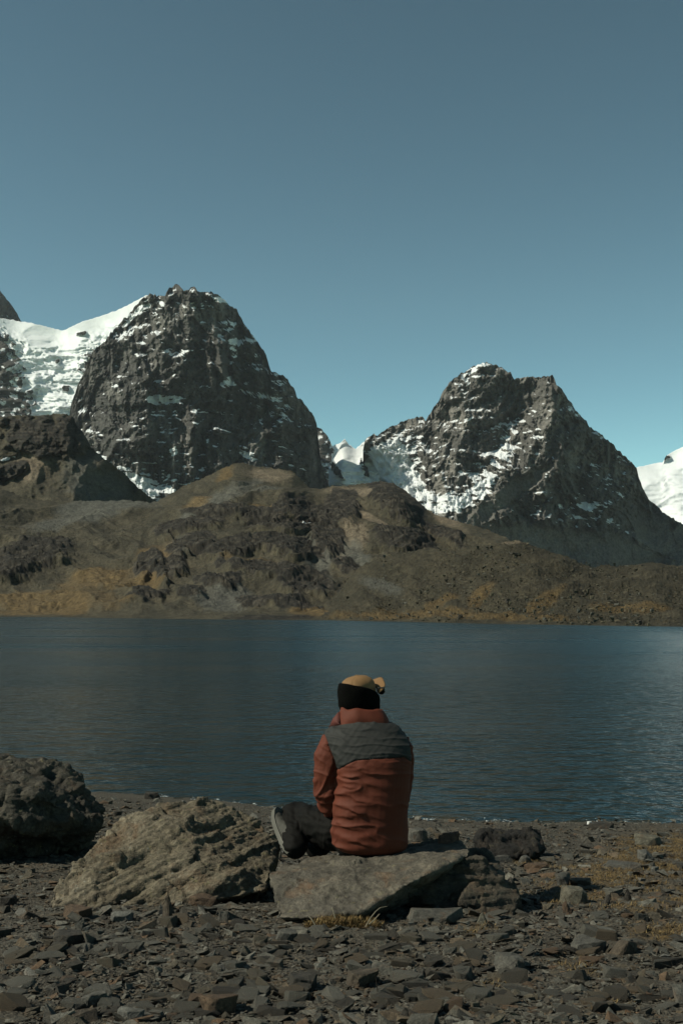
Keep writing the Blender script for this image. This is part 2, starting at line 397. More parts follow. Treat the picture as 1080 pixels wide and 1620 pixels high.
relief('rock_mountain', 574, 1130, 1.15, RIGHT_TOP, [(574, 716), (588, 728), (600, 752), (610, 790), (620, 835), (700, 870), (800, 910), (1130, 940)],
       Massif(2100, .55, [([(573, 770), (650, 745), (720, 700), (800, 660)], 55, 70, 45), ([(595, 876), (680, 862), (740, 820), (790, 770), (850, 715)], 130, 210, 120), ([(740, 1005), (800, 960), (860, 930)], 60, 80, 45)],
              [(742, 585, 22, 7, 30, .7), (766, 578, 12, 4, 0, .6), (616, 738, 46, 38, 0, 2.6), (645, 768, 34, 18, -20, 2.0), (705, 797, 48, 15, 4, 1.5), (757, 777, 34, 12, 35, 1.2), (690, 783, 30, 10, 15, .4), (795, 690, 22, 34, -15, .45), (790, 720, 26, 14, 20, .45), (815, 650, 8, 20, 0, .35), (760, 750, 40, 22, 15, .35), (905, 640, 10, 28, 25, .35), (955, 697, 8, 30, 42, .5), (985, 722, 10, 16, 40, .55),
               (920, 800, 46, 6, -3, .7), (955, 822, 24, 10, -20, .4), (910, 855, 26, 8, -15, .6), (846, 815, 8, 22, -15, .5), (985, 780, 14, 10, -10, .5), (870, 630, 14, 40, 10, .2), (650, 700, 28, 12, 10, .5), (620, 706, 22, 12, 0, .4), (735, 665, 18, 7, 0, .5), (735, 610, 10, 14, 10, .35)],
              (.1, .096, .089), (.21, .199, .182), 44, .19, [(825, 765, 52, 13, 34), (900, 868, 190, 34, -8), (760, 815, 60, 14, 30), (1050, 850, 60, 30, -30)], 1.0, -.1), M_MOUNT, 2.4, (700, 800), 44)

# shore line, hills, moraine
SHORE = [(-200, 974), (0, 975.5), (120, 977), (250, 979), (400, 980.5), (520, 981.5), (640, 983.5), (760, 986.5), (900, 989), (1080, 991.5), (1300, 994)]
def shore_Y(px):
    py = np.interp(px, *np.array(SHORE).T); b = (810 - py) / F_PX
    return -CAMZ / ((ST + b * CT) / (CT - b * ST))
GOLD, BROWN, TURF, GREY, DARK, TAN = map(np.array, ((.125, .084, .036), (.045, .0395, .026), (.064, .055, .036), (.088, .087, .074), (.042, .039, .035), (.15, .12, .085)))
class Hill:
    def __init__(s, Yt, outcrops, greys, golds, tans, snows, seed, pw=.9, top_pts=None, auto=.28):
        s.__dict__.update(locals())
    def __call__(s, px, py, ts):
        q = s.seed
        sp = np.interp(px, *np.array(SHORE).T)
        Ys = shore_Y(px); f = np.clip((sp - py) / np.maximum(sp - ts, 1), -.2, 1)
        Yt = np.interp(px, *np.array(s.Yt, float).T)
        Y = Ys + (Yt - Ys) * np.sign(f) * np.abs(f) ** s.pw
        s.f = f
        wx = px + 14 * fbm(px / 60, py / 40, 1, 3, q); wy = py + 7 * fbm(px / 50, py / 30, 2, 3, q + 1)
        oc = np.zeros_like(px)
        for cx, cy, rx, ry, an in s.outcrops:
            oc = np.maximum(oc, sst(1.35, .55, ell(px, py, cx, cy, rx, ry, an) + .5 * fbm(px / 22, py / 10, 3, 3, q + 2)))
        au = sst(.2, .5, fbm(wx / 60 + py / 90, wy / 13, 4, 4, q + 3)) * s.auto * sst(0, .12, f)
        oc = np.maximum(oc, au); s.oc = oc
        step = np.zeros_like(px); nn = .5 * fbm(px / 40, py / 8, 3, 4, q + 30)
        for cx, cy, rx, ry, an in s.outcrops:
            c, sn_ = math.cos(math.radians(an)), math.sin(math.radians(an)); dx, dy = px - cx, -(py - cy)
            v_ = -(-dx * sn_ + dy * c) / ry + nn; h_ = np.abs(dx * c + dy * sn_) / rx
            step = np.maximum(step, np.clip((v_ + 1.2) / 2.2, 0, 1) * sst(1.1, .82, v_) * sst(1.15, .6, h_) * min(1.0, ry / 16))
        lean = wy + .28 * wx * np.sin(wx / 160) + 3.0 * fbm(px / 16, py / 9, 7, 3, q + 9)
        led = strata(lean, 8.2, q, .55) * .1 + strata(lean + 2, 3.3, q + 1, .5) * .14
        br = sst(-.15, .45, fbm(px / 34, py / 14, 4, 3, q + 8)); fade = sst(0, .12, f) * (1 - .75 * sst(.8, 1, f)); sc = Y / 450
        dome = np.sqrt(np.clip(oc, 0, 1))
        fq = facets(np.stack([(px - py * .8).ravel() / 13, (py + .15 * px).ravel() / 4.2, px.ravel() * 0 + 9], -1), 1.0, q).reshape(px.shape)
        s.lift = sc * fade * (oc * fq * .75 + step * 2.8 + dome * (.7 + .25 * ridged((px - 1.2 * py) / 42, (py + .12 * px) / 7, 1, 3, q)) - oc * led * (.3 + .8 * br) + 2.6 * ridged(wx / 150, wy / 34, 1, 2, q + 5) + .5 * fbm(px / 46, py / 8, 6, 3, q + 14) + .2 * ridged(px / 16, py / 3, 2, 3, q + 6, .65) - 2.2)
        return np.maximum(Y, Ys - 2)
    def paint(s, px, py, P, N):
        q = s.seed
        n1 = fbm(px / 45, py / 18, 1, 4, q + 10); n2 = fbm(px / 7, py / 3.2, 2, 3, q + 11)
        c = lerp(BROWN, TURF, sst(-.35, .35, n1))
        def area(L, n, k=.5):
            m = np.zeros_like(px)
            for cx, cy, rx, ry, an in L: m = np.maximum(m, sst(1.4, .3, ell(px, py, cx, cy, rx, ry, an) + k * n))
            return m
        c = lerp(c, TAN, area(s.tans, n1) * .85); c = lerp(c, GREY, area(s.greys, n1 + .4 * n2) * .9)
        c = lerp(c, GOLD, area(s.golds, n1 * 1.2 + .5 * n2) * .8)
        rk = lerp((.018, .0155, .012), (.056, .048, .037), sst(.1, .9, fbm(px / 14 + py / 9, py / 2.4 + px / 40, 5, 4, q + 12) + .3))
        c = lerp(c, rk, sst(.25, .6, s.oc + .12 * n2)); c = c * (1 + .28 * n2)[..., None]
        sn = np.zeros_like(px)
        for cx, cy, rx, ry, an in s.snows: sn = np.maximum(sn, sst(1.3, .5, ell(px, py, cx, cy, rx, ry, an) + 1.1 * n2 + .9 * np.abs(n1)))
        return c, sn

FOOT = Hill([(-100, 900), (260, 820)], [(62, 690, 62, 30, -15), (110, 690, 22, 35, 20), (15, 745, 30, 12, 20)], [(150, 770, 60, 40, -30)], [(20, 830, 60, 30, 0)], [(145, 745, 14, 30, -35), (45, 740, 30, 25, 30)],
            [(12, 726, 12, 2.5, 14)], 61, 1.0, auto=.35)
def foot_call(px, py, ts):
    ts = np.broadcast_to(gauss(ts[0], 24), ts.shape); base = 900 - np.maximum(py - ts, -5) * .95
    q = 61; oc = np.zeros_like(px)
    for cx, cy, rx, ry, an in FOOT.outcrops: oc = np.maximum(oc, sst(1.35, .5, ell(px, py, cx, cy, rx, ry, an) + .6 * fbm(px / 22, py / 14, 3, 3, q)))
    FOOT.oc = oc
    return base - oc * (12 + 4 * ridged(px / 18, py / 20, 1, 4, q)) - 16 * ridged(px / 90, py / 90, 2, 3, q) - 1.2 * ridged(px / 10, py / 7, 2, 3, q) - 34 * tent(px + 8 * fbm(px / 30, py / 30, 4, 3, q), py, [(660, 150), (725, 146), (770, 124), (800, 110)], 50, 90) * sst(690, 740, py)
class Foot:
    __call__ = staticmethod(foot_call)
    def paint(s, *a): return FOOT.paint(*a)
relief('foothill', -90, 262, 1.15, [(-90, 655), (0, 660), (30, 657), (60, 658), (85, 655), (105, 655), (117, 660), (121, 673), (130, 682), (137, 692), (145, 709), (158, 720), (175, 733), (198, 750), (215, 768), (240, 788), (262, 800)],
       [(-90, 850), (262, 850)], Foot(), M_HILL, 1.2, (260, 200), 61)

HILL_TOP = [(-90, 780), (0, 775), (60, 790), (140, 795), (200, 790), (240, 793), (262, 786), (285, 773), (310, 762), (335, 750), (352, 742), (370, 736), (386, 733), (396, 738), (420, 740), (448, 745), (462, 748), (478, 760), (492, 772), (505, 775), (525, 771), (550, 768), (575, 765), (600, 762), (622, 768), (640, 776), (655, 788), (668, 802), (690, 815), (720, 823), (748, 832), (775, 840), (800, 850), (815, 858), (840, 880)]
relief('hillside', -90, 840, 1.1, HILL_TOP, [(x, y + 5) for x, y in SHORE],
       Hill([(-90, 640), (250, 640), (400, 660), (600, 600), (840, 420)],
            [(55, 878, 62, 26, 12), (10, 910, 40, 12, 10), (345, 812, 55, 11, 4), (300, 835, 60, 12, 14), (420, 818, 40, 12, -6), (485, 812, 55, 24, -14), (450, 838, 60, 12, -8), (380, 868, 70, 14, 8), (300, 868, 42, 16, 24), (455, 872, 60, 16, -14), (430, 905, 90, 13, -6), (480, 925, 50, 18, -14), (350, 922, 40, 10, 4), (230, 943, 38, 10, 8), (300, 940, 25, 10, 5),
             (235, 895, 26, 16, 30), (270, 905, 26, 16, 30), (430, 950, 60, 12, -4), (540, 805, 30, 34, -10), (630, 797, 52, 26, -30), (690, 838, 50, 10, -25), (640, 855, 55, 15, -5), (555, 898, 32, 9, -8), (560, 945, 26, 13, 0), (470, 960, 40, 6, 0), (520, 860, 25, 25, -40), (430, 977, 70, 4, 0), (500, 845, 40, 10, -30)],
            [(255, 886, 60, 20, 25), (170, 800, 90, 14, 6), (120, 820, 90, 14, 12), (345, 790, 70, 12, 22), (420, 775, 30, 6, 10), (560, 880, 30, 20, -40), (500, 890, 20, 40, 30), (355, 945, 50, 25, 0), (300, 820, 50, 6, 20)],
            [(160, 915, 70, 18, 6), (80, 950, 120, 20, 0), (250, 880, 40, 16, 20), (40, 968, 130, 5, 0), (355, 752, 20, 10, 40), (420, 800, 30, 6, 0), (310, 800, 30, 8, 25), (620, 970, 90, 8, 0), (520, 968, 60, 8, 0), (220, 920, 60, 14, 10), (400, 893, 60, 6, -5)],
            [(425, 752, 45, 10, -6), (560, 778, 50, 8, 0), (560, 850, 22, 24, -40), (700, 815, 45, 10, -35), (600, 830, 60, 6, -25), (540, 875, 20, 10, 0), (650, 865, 50, 4, -20)],
            [(483, 842, 8, 1.0, 0)], 71), M_HILL, 1.5, (250, 60), 71, 1.0)

class Moraine(Hill):
    def __call__(s, px, py, ts):
        q = s.seed; sp = np.interp(px, *np.array(SHORE).T); Ys = shore_Y(px)
        f = np.clip((sp - py) / np.maximum(sp - ts, 1), -.2, 1); s.f = f; s.oc = sst(.35, .6, fbm(px / 14, py / 6, 2, 4, q)) * .35
        Y = Ys + 62 * f
        s.lift = Y / 230 * sst(0, .1, f) * (1 - .6 * sst(.8, 1, f)) * (1.5 * fbm(px / 80, py / 35, 1, 3, q) + .16 * ridged(px / 16, py / 3, 1, 4, q + 2, .6) + .3 * np.clip(fbm(px / 4.0, py / 2.4, 3, 2, q + 3), 0, 1) - .3)
        return np.maximum(Y, Ys - 2)
_mp = Moraine.paint
def _darker(self, *a):
    c, sn = _mp(self, *a); return c * .78, sn          # the moraine is darker gravel than the turf
Moraine.paint = _darker
relief('moraine_slope', 470, 1300, 1.3, [(470, 978), (500, 965), (540, 930), (560, 905), (580, 890), (610, 878), (650, 872), (700, 868), (740, 866), (775, 862), (800, 858), (820, 856), (845, 863), (870, 872), (895, 880), (915, 890), (940, 896), (955, 892), (975, 895), (1000, 893), (1030, 889), (1050, 890), (1080, 896), (1300, 910)],
       [(x, y + 5) for x, y in SHORE],
       Moraine(None, [], [(600, 925, 40, 14, -20)], [(640, 972, 120, 8, 2), (690, 955, 40, 10, 25), (800, 975, 120, 6, -2), (760, 940, 30, 10, 40), (860, 950, 40, 10, 30), (1000, 960, 60, 8, 0), (650, 965, 50, 8, 0)],
               [(800, 858, 30, 4, 0)], [], 83), M_MORAINE, 1.2, (60, 12), 83)

# the valley goes on to both sides of the view
relief('hillside', -3400, -84, 12, [(-3400, 560), (-2400, 640), (-1500, 690), (-800, 740), (-300, 770), (-84, 780)], [(x, 979) for x in (-3400, -84)],
       Hill([(-3400, 500), (-84, 640)], [], [(-600, 850, 200, 40, 0)], [(-300, 950, 300, 20, 0)], [(-1200, 800, 300, 30, 0)], [], 91, auto=.6), M_HILL, 2, (250, 60), 91, 5)
relief('moraine_slope', 1250, 3800, 12, [(1250, 912), (1292, 905), (1500, 880), (2000, 800), (2800, 720), (3800, 640)], [(x, 999) for x in (1250, 3800)],
       Hill([(1250, 208), (1600, 330), (3800, 420)], [], [(1700, 930, 200, 30, 0)], [(2000, 970, 600, 14, 0)], [], [], 93, auto=.6), M_HILL, 2, (250, 60), 93, 5)
for x0, x1, tp, sd2 in ((-3400, -50, [(-3400, 420), (-2600, 520), (-1900, 400), (-1300, 540), (-800, 430), (-350, 530), (-150, 470), (-50, 482)], 101), (1120, 3800, [(1120, 715), (1160, 690), (1300, 640), (1450, 690), (1700, 560), (2100, 660), (2600, 470), (3200, 600), (3800, 450)], 103)):
    relief('rock_mountain', x0, x1, 10, tp, [(x0, 960), (x1, 960)], Massif(3000, .8, [], [], (.07, .068, .064), (.15, .143, .13), sd2, .05), M_MOUNT, 8, (700, 700), sd2, 8)

# ------------------------------------------------------------------ lake and near shore
def water_line(x): return np.interp(x, [-6, -2.6, -1.2, .2, 1.2, 2.6, 5, 9], [14.6, 13.9, 13.2, 12.3, 12.1, 12.0, 12.1, 12.6]) + .12 * noise(np.asarray(x) * 1.3, 3.1, 0, 5)
def ground_z(x, y):
    x = np.asarray(x, float); y = np.asarray(y, float); w = water_line(x)
    z = np.where(y < 3.5, .95 + (3.5 - y) * .03, np.where(y < 5.1, .95 - (y - 3.5) * .081, np.where(y < w, .82 * (w - y) / (w - 5.1), -.09 * (y - w))))
    z = z + .035 * fbm(x * .9, y * .9, 0, 3, 4) * sst(.2, 2, np.abs(y - w)) + .05 * sst(1.0, 2.4, x) * sst(9.5, 6.5, y)
    return z
def M_water():
    m, t, b = new_mat('lake_water'); g = G(t)
    b.inputs['Base Color'].default_value = (.003, .012, .014, 1); b.inputs['Specular IOR Level'].default_value = .33; b.inputs['IOR'].default_value = 1.33
    v = g.co((.55, 1, 1)); v2 = g.co((.75, 1, 1), (0, 0, .25)); v3 = g.co((.6, 1, 1), (0, 0, -.2))
    h1 = g.noise(v, 2.3, 2, .5, .4); h2 = g.noise(v2, 6.5, 2, .5, .3); h3 = g.noise(v3, 13, 3, .6, .2)
    sp = g.n('ShaderNodeSeparateXYZ'); g.l(g.co(), sp.inputs[0]); mr = g.n('ShaderNodeMapRange'); mr.inputs['From Min'].default_value = 12; mr.inputs['From Max'].default_value = 60; mr.inputs['To Min'].default_value = .07; mr.inputs['To Max'].default_value = .22
    g.l(sp.outputs[1], mr.inputs[0]); pat = g.noise(g.co((.03, .10, 1)), 1.0, 5, .65); g.l(g.math('MULTIPLY', mr.outputs[0], g.math('MULTIPLY_ADD', pat, 2.4, -.2)), b.inputs['Roughness'])          # wind roughens the open lake more than the sheltered edge
    gust = g.ramp(g.noise(g.co((.02, .05, 1)), 1.0, 3, .5), [(.35, .55), (.65, 1.0)])
    h = g.math('ADD', g.math('MULTIPLY', h1, .13), g.math('ADD', g.math('MULTIPLY', h2, .05), g.math('MULTIPLY', h3, .016)))
    g.l(g.bump(g.math('MULTIPLY', h, gust), 1.0, 1.0), b.inputs['Normal']); return m
bm = bmesh.new()
ys = [9, 11, 14, 20, 40, 100, 250, 420]; vs = [[bm.verts.new((sx * (60 + y * 2.6), y, 0)) for sx in np.linspace(-1, 1, 9)] for y in ys]
for a, c in zip(vs, vs[1:]):
    for i in range(8): bm.faces.new((a[i], a[i + 1], c[i + 1], c[i]))
me = bpy.data.meshes.new('lake'); bm.to_mesh(me); bm.free()
meta(link('lake', me, M_water()), kind='structure')

def rock_mat(name, cols, scale=1.0, lichen=0.0, rust=.5, attr=False, bump=.012, foli=None):
    m, t, b = new_mat(name); g = G(t); v = g.co()
    n1 = g.noise(v, 3.2 * scale, 6, .65, .3); n2 = g.noise(v, 14 * scale, 6, .7); n3 = g.noise(v, 60 * scale, 4, .7)
    if attr: c = g.attr('Col', 'Color')
    else: c = g.ramp(n1, [(p, tuple(ALB * q for q in k)) for p, k in zip((.3, .48, .7), cols)])
    c = g.mix(1, c, g.math('MULTIPLY_ADD', n2, 2.6, -.3), 'MULTIPLY')
    c = g.mix(1, c, g.math('MULTIPLY_ADD', n3, 2.0, 0.0), 'MULTIPLY')
    if rust: c = g.mix(g.math('MULTIPLY', g.ramp(g.noise(v, 5 * scale, 5, .65, .6), [(.54, 0.0), (.7, 1.0)]), rust), c, (.12, .06, .026))
    if lichen:
        s = g.ramp(g.noise(v, 22, 5, .7), [(.6, 0.0), (.68, 1.0)]); c = g.mix(g.math('MULTIPLY', s, lichen), c, (.17, .15, .07))
        s = g.ramp(g.vor(v, 26), [(.1, 1.0), (.2, 0.0)]); s = g.math('MULTIPLY', s, g.ramp(g.noise(v, 4, 3), [(.5, 0.0), (.62, 1.0)])); c = g.mix(g.math('MULTIPLY', s, lichen), c, (.2, .2, .17))
    g.l(c, b.inputs['Base Color']); b.inputs['Roughness'].default_value = .82; b.inputs['Specular IOR Level'].default_value = .3
    h = g.math('ADD', g.math('MULTIPLY', n2, 1.0), g.math('MULTIPLY', n3, .6))
    if foli:
        f = g.noise(g.co(foli[0], foli[1]), foli[2], 5, .7, .5); h = g.math('ADD', h, g.math('MULTIPLY', f, 1.2))
    g.l(g.bump(h, 1.0, bump * 1.7), b.inputs['Normal']); return m
def ground_mat():
    m, t, b = new_mat('gravelly_soil'); g = G(t); v = g.co()
    c1 = g.ramp(g.vor(v, 55, out='Color'), [(.1, (.028, .025, .019)), (.45, (.054, .048, .038)), (.7, (.074, .066, .053)), (.95, (.078, .058, .037))])
    c2 = g.ramp(g.vor(v, 110, out='Color'), [(.1, (.028, .025, .019)), (.5, (.054, .048, .038)), (.9, (.08, .072, .058))])
    c = g.mix(.5, c1, c2); c = g.mix(1, c, g.math('MULTIPLY_ADD', g.noise(v, 2.5, 5, .65), 1.3, .35), 'MULTIPLY')
    tf = g.math('MULTIPLY', g.attr('turf'), g.ramp(g.noise(v, 14, 5, .7), [(.35, 0.0), (.6, 1.0)]))
    c = g.mix(tf, c, g.mix(g.noise(v, 60, 4, .7), (.06, .04, .018), (.13, .088, .038)))
    g.l(c, b.inputs['Base Color']); b.inputs['Roughness'].default_value = .9; b.inputs['Specular IOR Level'].default_value = .2
    h = g.math('ADD', g.vor(v, 55), g.math('MULTIPLY', g.vor(v, 110), .5)); h = g.math('ADD', h, g.noise(v, 40, 5, .7))
    g.l(g.bump(h, 1.0, .012), b.inputs['Normal']); return m
M_GROUND = ground_mat()
M_STONE = rock_mat('slate_stone', None, 3, 0, .35, True, .006)

# ground sheet
gx = np.concatenate([np.linspace(-120, -4, 30)[:-1], np.linspace(-4, 4.6, 180), np.linspace(4.6, 120, 30)[1:]]); gy = np.concatenate([np.linspace(-120, 3, 40)[:-1], np.linspace(3, 14.5, 220), np.linspace(14.5, 40, 14)[1:]])
GX, GY = np.meshgrid(gx, gy); GZ = ground_z(GX, GY) + .012 * fbm(GX * 7, GY * 7, 0, 3, 8)
TURF_SPOTS = [(980, 1395, 130, 40, .9), (1050, 1360, 90, 50, 1.0), (900, 1390, 60, 14, .8), (1050, 1470, 60, 20, 1.0), (900, 1540, 50, 22, .55), (760, 1475, 30, 12, .7), (950, 1590, 50, 12, .6), (870, 1420, 60, 12, .6), (1070, 1420, 50, 30, .9), (780, 1560, 30, 8, .4), (1000, 1440, 60, 10, .6), (835, 1365, 25, 8, .5), (700, 1440, 30, 8, .6), (600, 1595, 40, 6, .3)]
def turf_mask(x, y):
    """where dry turf covers the shingle"""
    px, py = proj(np.stack([x, y, ground_z(x, y)], -1)); m = np.zeros_like(px)
    for cx, cy, rx, ry, st in TURF_SPOTS: m = np.maximum(m, st * sst(1.6, .2, ell(px, py, cx, cy, rx, ry)))
    return m * sst(-.35, .25, fbm(x * 3, y * 3, 0, 3, 300))
me = np_mesh('shore_ground', np.stack([GX, GY, GZ], -1).reshape(-1, 3), grid_faces(len(gy), len(gx))[:, ::-1], True, {'turf': np.where((GY > 3) & (GY < 12) & (np.abs(GX) < 5), turf_mask(GX, np.clip(GY, 1, 99)), 0)})
meta(link('shore_ground', me, M_GROUND), kind='structure')
bm = bmesh.new()
vs = [bm.verts.new(p) for p in ((-3000, -2000, -6), (3000, -2000, -6), (3000, 6000, -6), (-3000, 6000, -6))]; bm.faces.new(vs)
me = bpy.data.meshes.new('ground'); bm.to_mesh(me); bm.free(); meta(link('ground', me, M_GROUND), kind='structure')

# ------------------------------------------------------------------ big rocks
def layers(P, n, period, seed, warp=.3, wsc=2.0):
    n = np.array(n, float); n /= np.linalg.norm(n)
    t = (P @ n) / period + warp * fbm(P[:, 0] * wsc, P[:, 1] * wsc, P[:, 2] * wsc, 3, seed)
    L = np.floor(t); f = t - L; a = hash1(L.astype(np.int64), seed); b = hash1((L + 1).astype(np.int64), seed)
    return a + (b - a) * sst(.8, 1, f) - .5
def rock(name, hulls, voxel, mat, label, n=(0, 0, 1), lay=((.09, .05), (.03, .02)), rough=((3, .05), (9, .02), (30, .006)), seed=1, iters=6, warp=.3, cat='boulder', group=None, fn=None, fac=(), cracks=((2.4, .022), (6, .012))):
    bm = bmesh.new()
    for h in hulls:
        t = bmesh.new(); hull_bm(t, [P3(*p) for p in h]); tm = bpy.data.meshes.new('t'); t.to_mesh(tm); t.free(); bm.from_mesh(tm); bpy.data.meshes.remove(tm)
    me = remesh(bm, voxel, iters); V = coords(me); N = normals(me)
    d = 0
    for i, (per, a) in enumerate(lay): d = d + a * layers(V, n, per, seed + i * 7, warp, 1.6) * (.4 + .9 * sst(-.4, .4, fbm(V[:, 0] * 2.2, V[:, 1] * 2.2, V[:, 2] * 2.2, 2, seed + 40 + i)))
    for i, (f, a) in enumerate(rough): d = d + a * (fbm(V[:, 0] * f, V[:, 1] * f, V[:, 2] * f, 3, seed + 90 + i))
    for i, (f, a) in enumerate(fac): d = d + a * facets(V * np.array((1, 1, 1.6)), f, seed + 130 + i * 20)
    for f, a in cracks:
        cn = noise(V[:, 0] * f, V[:, 1] * f * .8, V[:, 2] * f * 1.5, seed + 300) + .25 * noise(V[:, 0] * f * 5, V[:, 1] * f * 5, V[:, 2] * f * 5, seed + 301)
        d = d - a * np.exp(-(cn / .045) ** 2) * sst(-.2, .3, noise(V[:, 0] * f * .7, V[:, 1] * f * .7, V[:, 2] * f * .7, seed + 302))
    V = V + N * d[:, None]
    if fn: V = fn(V)
    set_coords(me, V)
    lo = V[:, 2].min(); o = link(name, me, mat, None, (V[:, 0].mean(), V[:, 1].mean(), lo + .05)); meta(o, label, cat, group); return o
M_R1 = rock_mat('dark_lichened_rock', [(.024, .021, .016), (.045, .04, .03), (.075, .067, .051)], 1, .45, .25, foli=((1, 1, 3), (0, .4, 0), 7))
M_R2 = rock_mat('foliated_brown_rock', [(.085, .07, .048), (.145, .12, .082), (.21, .178, .128)], 1, .6, .55, foli=((1.0, 2.0, 5.0), (0, -.7, 0), 6), bump=.016)
M_R3 = rock_mat('grey_brown_slab_rock', [(.06, .053, .042), (.088, .077, .06), (.12, .103, .078)], 1, .3, .5, bump=.009)
M_R4 = rock_mat('black_wet_rock', [(.006, .0055, .005), (.014, .012, .01), (.028, .024, .019)], 1.5, .15, .1)

M_R4B = rock_mat('dark_brown_layered_rock', [(.03, .026, .02), (.06, .05, .037), (.1, .083, .06)], 1.5, .3, .3)
rock('boulder', [[(-120, 1225, 7.9), (-60, 1196, 8.0), (20, 1197, 8.0), (85, 1199, 7.9), (122, 1215, 7.9), (140, 1240, 7.7), (157, 1275, 7.7), (150, 1300, 7.5), (100, 1345, 7.55), (60, 1370, 7.6), (-100, 1400, 7.7),
                  (-140, 1290, 7.3), (-20, 1250, 7.25), (60, 1255, 7.25), (40, 1300, 7.2), (-80, 1320, 7.1), (-130, 1400, 8.3), (130, 1360, 8.4), (150, 1290, 8.4), (60, 1215, 8.5), (-90, 1230, 8.5)]],
     .013, M_R1, 'large dark rounded boulder with a lit rough top at the left edge of the shore', (.5, -.3, .8), ((.16, .06), (.06, .03)), ((2.2, .05), (7, .012), (20, .01), (45, .006)), 5, 1, .5, fac=((3, .05), (8, .022), (24, .010)))
rock('boulder', [[(78, 1425, 5.75), (90, 1448, 5.7), (88, 1400, 5.85), (135, 1350, 6.05), (190, 1300, 6.3), (250, 1275, 6.5), (308, 1264, 6.55), (345, 1268, 6.6), (405, 1290, 6.6), (436, 1325, 6.45), (434, 1370, 6.2), (420, 1410, 5.9), (330, 1425, 5.75), (230, 1452, 5.65), (140, 1462, 5.6),
                  (300, 1345, 5.98), (200, 1375, 5.88), (120, 1480, 6.3), (300, 1440, 6.8), (420, 1400, 6.9), (200, 1340, 6.7)]],
     .0092, M_R2, 'long brown foliated boulder with slanting ledges and yellow lichen beside the seated person', (-.5, .3, .82), ((.17, .085), (.055, .022), (.02, .009)), ((2.5, .025), (9, .006), (28, .004)), 13, 1, .45, fac=((2.6, .035), (7, .02), (24, .006)))
def slab_fn(V): return V
rock('stone_slab', [[(426, 1383, 5.62), (432, 1420, 5.38), (438, 1452, 5.2), (500, 1452, 5.15), (578, 1442, 5.13), (602, 1424, 5.2), (640, 1402, 5.3), (672, 1384, 5.42), (690, 1366, 5.55), (742, 1354, 5.68), (746, 1341, 5.8), (728, 1327, 5.98), (690, 1328, 6.06), (640, 1334, 6.05), (560, 1345, 5.98), (490, 1355, 5.9), (445, 1366, 5.8),
                     (440, 1400, 5.75), (460, 1468, 5.3), (560, 1470, 5.35), (660, 1420, 5.6), (730, 1385, 5.85), (720, 1360, 6.2), (560, 1380, 6.2)]],
     .009, M_R3, 'broad flat grey-brown stone slab that the person sits on', (-.12, -.28, .95), ((.10, .028), (.035, .015)), ((2, .012), (9, .003), (24, .003)), 31, 1, .2, 'rock', fac=((4, .016), (12, .006), (32, .003)), cracks=((2.4, .008),))
rock('rock', [[(722, 1425, 5.45), (745, 1402, 5.56), (782, 1392, 5.66), (814, 1404, 5.64), (824, 1430, 5.58), (806, 1455, 5.5), (765, 1458, 5.48), (742, 1447, 5.5), (760, 1440, 6.0), (815, 1435, 6.0), (780, 1380, 6.05)],
            [(640, 1412, 5.52), (690, 1378, 5.6), (752, 1350, 5.68), (788, 1364, 5.72), (792, 1396, 5.62), (745, 1448, 5.5), (665, 1446, 5.58), (640, 1440, 5.9), (770, 1430, 6.1), (750, 1352, 6.2)]],
     .008, M_R4B, 'dark layered rock wedged under the right end of the slab', (.1, -.1, 1), ((.06, .06), (.022, .022)), ((4, .008), (14, .004)), 51, 0, .12, 'rock', fac=((6, .035), (16, .014)), cracks=())
rock('boulder', [[(750, 1330, 8.0), (752, 1356, 7.9), (775, 1364, 7.85), (840, 1352, 7.9), (858, 1345, 8.0), (860, 1328, 8.1), (845, 1313, 8.2), (800, 1309, 8.25), (765, 1311, 8.2), (760, 1330, 8.5), (850, 1325, 8.5), (850, 1352, 8.4)]],
     .011, M_R4, 'black wet boulder standing on the shingle right of the slab', (.2, 0, 1), ((.12, .03),), ((4, .03), (11, .012), (30, .006)), 41, 2, .4, fac=((9, .03), (22, .012)))

# ------------------------------------------------------------------ the seated person
def fabric(name, col, sc=900, bump=.0006, rough=.75, spec=.25, var=.25, sheen=0.0):
    m, t, b = new_mat(name); g = G(t); v = g.co()
    n = g.noise(v, 9, 4, .6); w = g.noise(v, sc, 2, .6)
    c = g.mix(1, tuple(.8 * q for q in col), g.math('MULTIPLY_ADD', n, var * 2, 1 - var), 'MULTIPLY'); c = g.mix(1, c, g.math('MULTIPLY_ADD', w, .35, .83), 'MULTIPLY')
    g.l(c, b.inputs['Base Color']); b.inputs['Roughness'].default_value = rough; b.inputs['Specular IOR Level'].default_value = spec
    b.inputs['Sheen Weight'].default_value = sheen
    g.l(g.bump(g.math('ADD', w, g.math('MULTIPLY', g.noise(v, 60, 3), 1.5)), .6, bump), b.inputs['Normal']); return m
M_RED = fabric('rust_red_shell_fabric', (.098, .0205, .0085)); M_YOKE = fabric('dark_grey_shell_fabric', (.022, .0225, .021))
M_PANTS = fabric('black_trouser_fabric', (.0065, .006, .0053), spec=.08); M_GAITER = fabric('black_fleece', (.003, .003, .0026), 500, .0015, .95, .05, .2, 0)
M_CAP = fabric('tan_cotton', (.2, .112, .048)); M_DARK = fabric('black_plastic', (.01, .01, .01), 300, .0001, .3, .5)
M_SHOE = fabric('light_grey_mesh', (.06, .057, .048), 700, .001); M_SOLE = fabric('worn_rubber', (.1, .095, .08), 200, .001, .7); M_LACE = fabric('dark_grey_trim', (.05, .05, .048))
M_SKIN = fabric('skin', (.42, .24, .16), 600, .0003, .5, .4, .1)
M_METAL = fabric('silver_metal', (.6, .6, .6), 200, .0001, .3, .5)

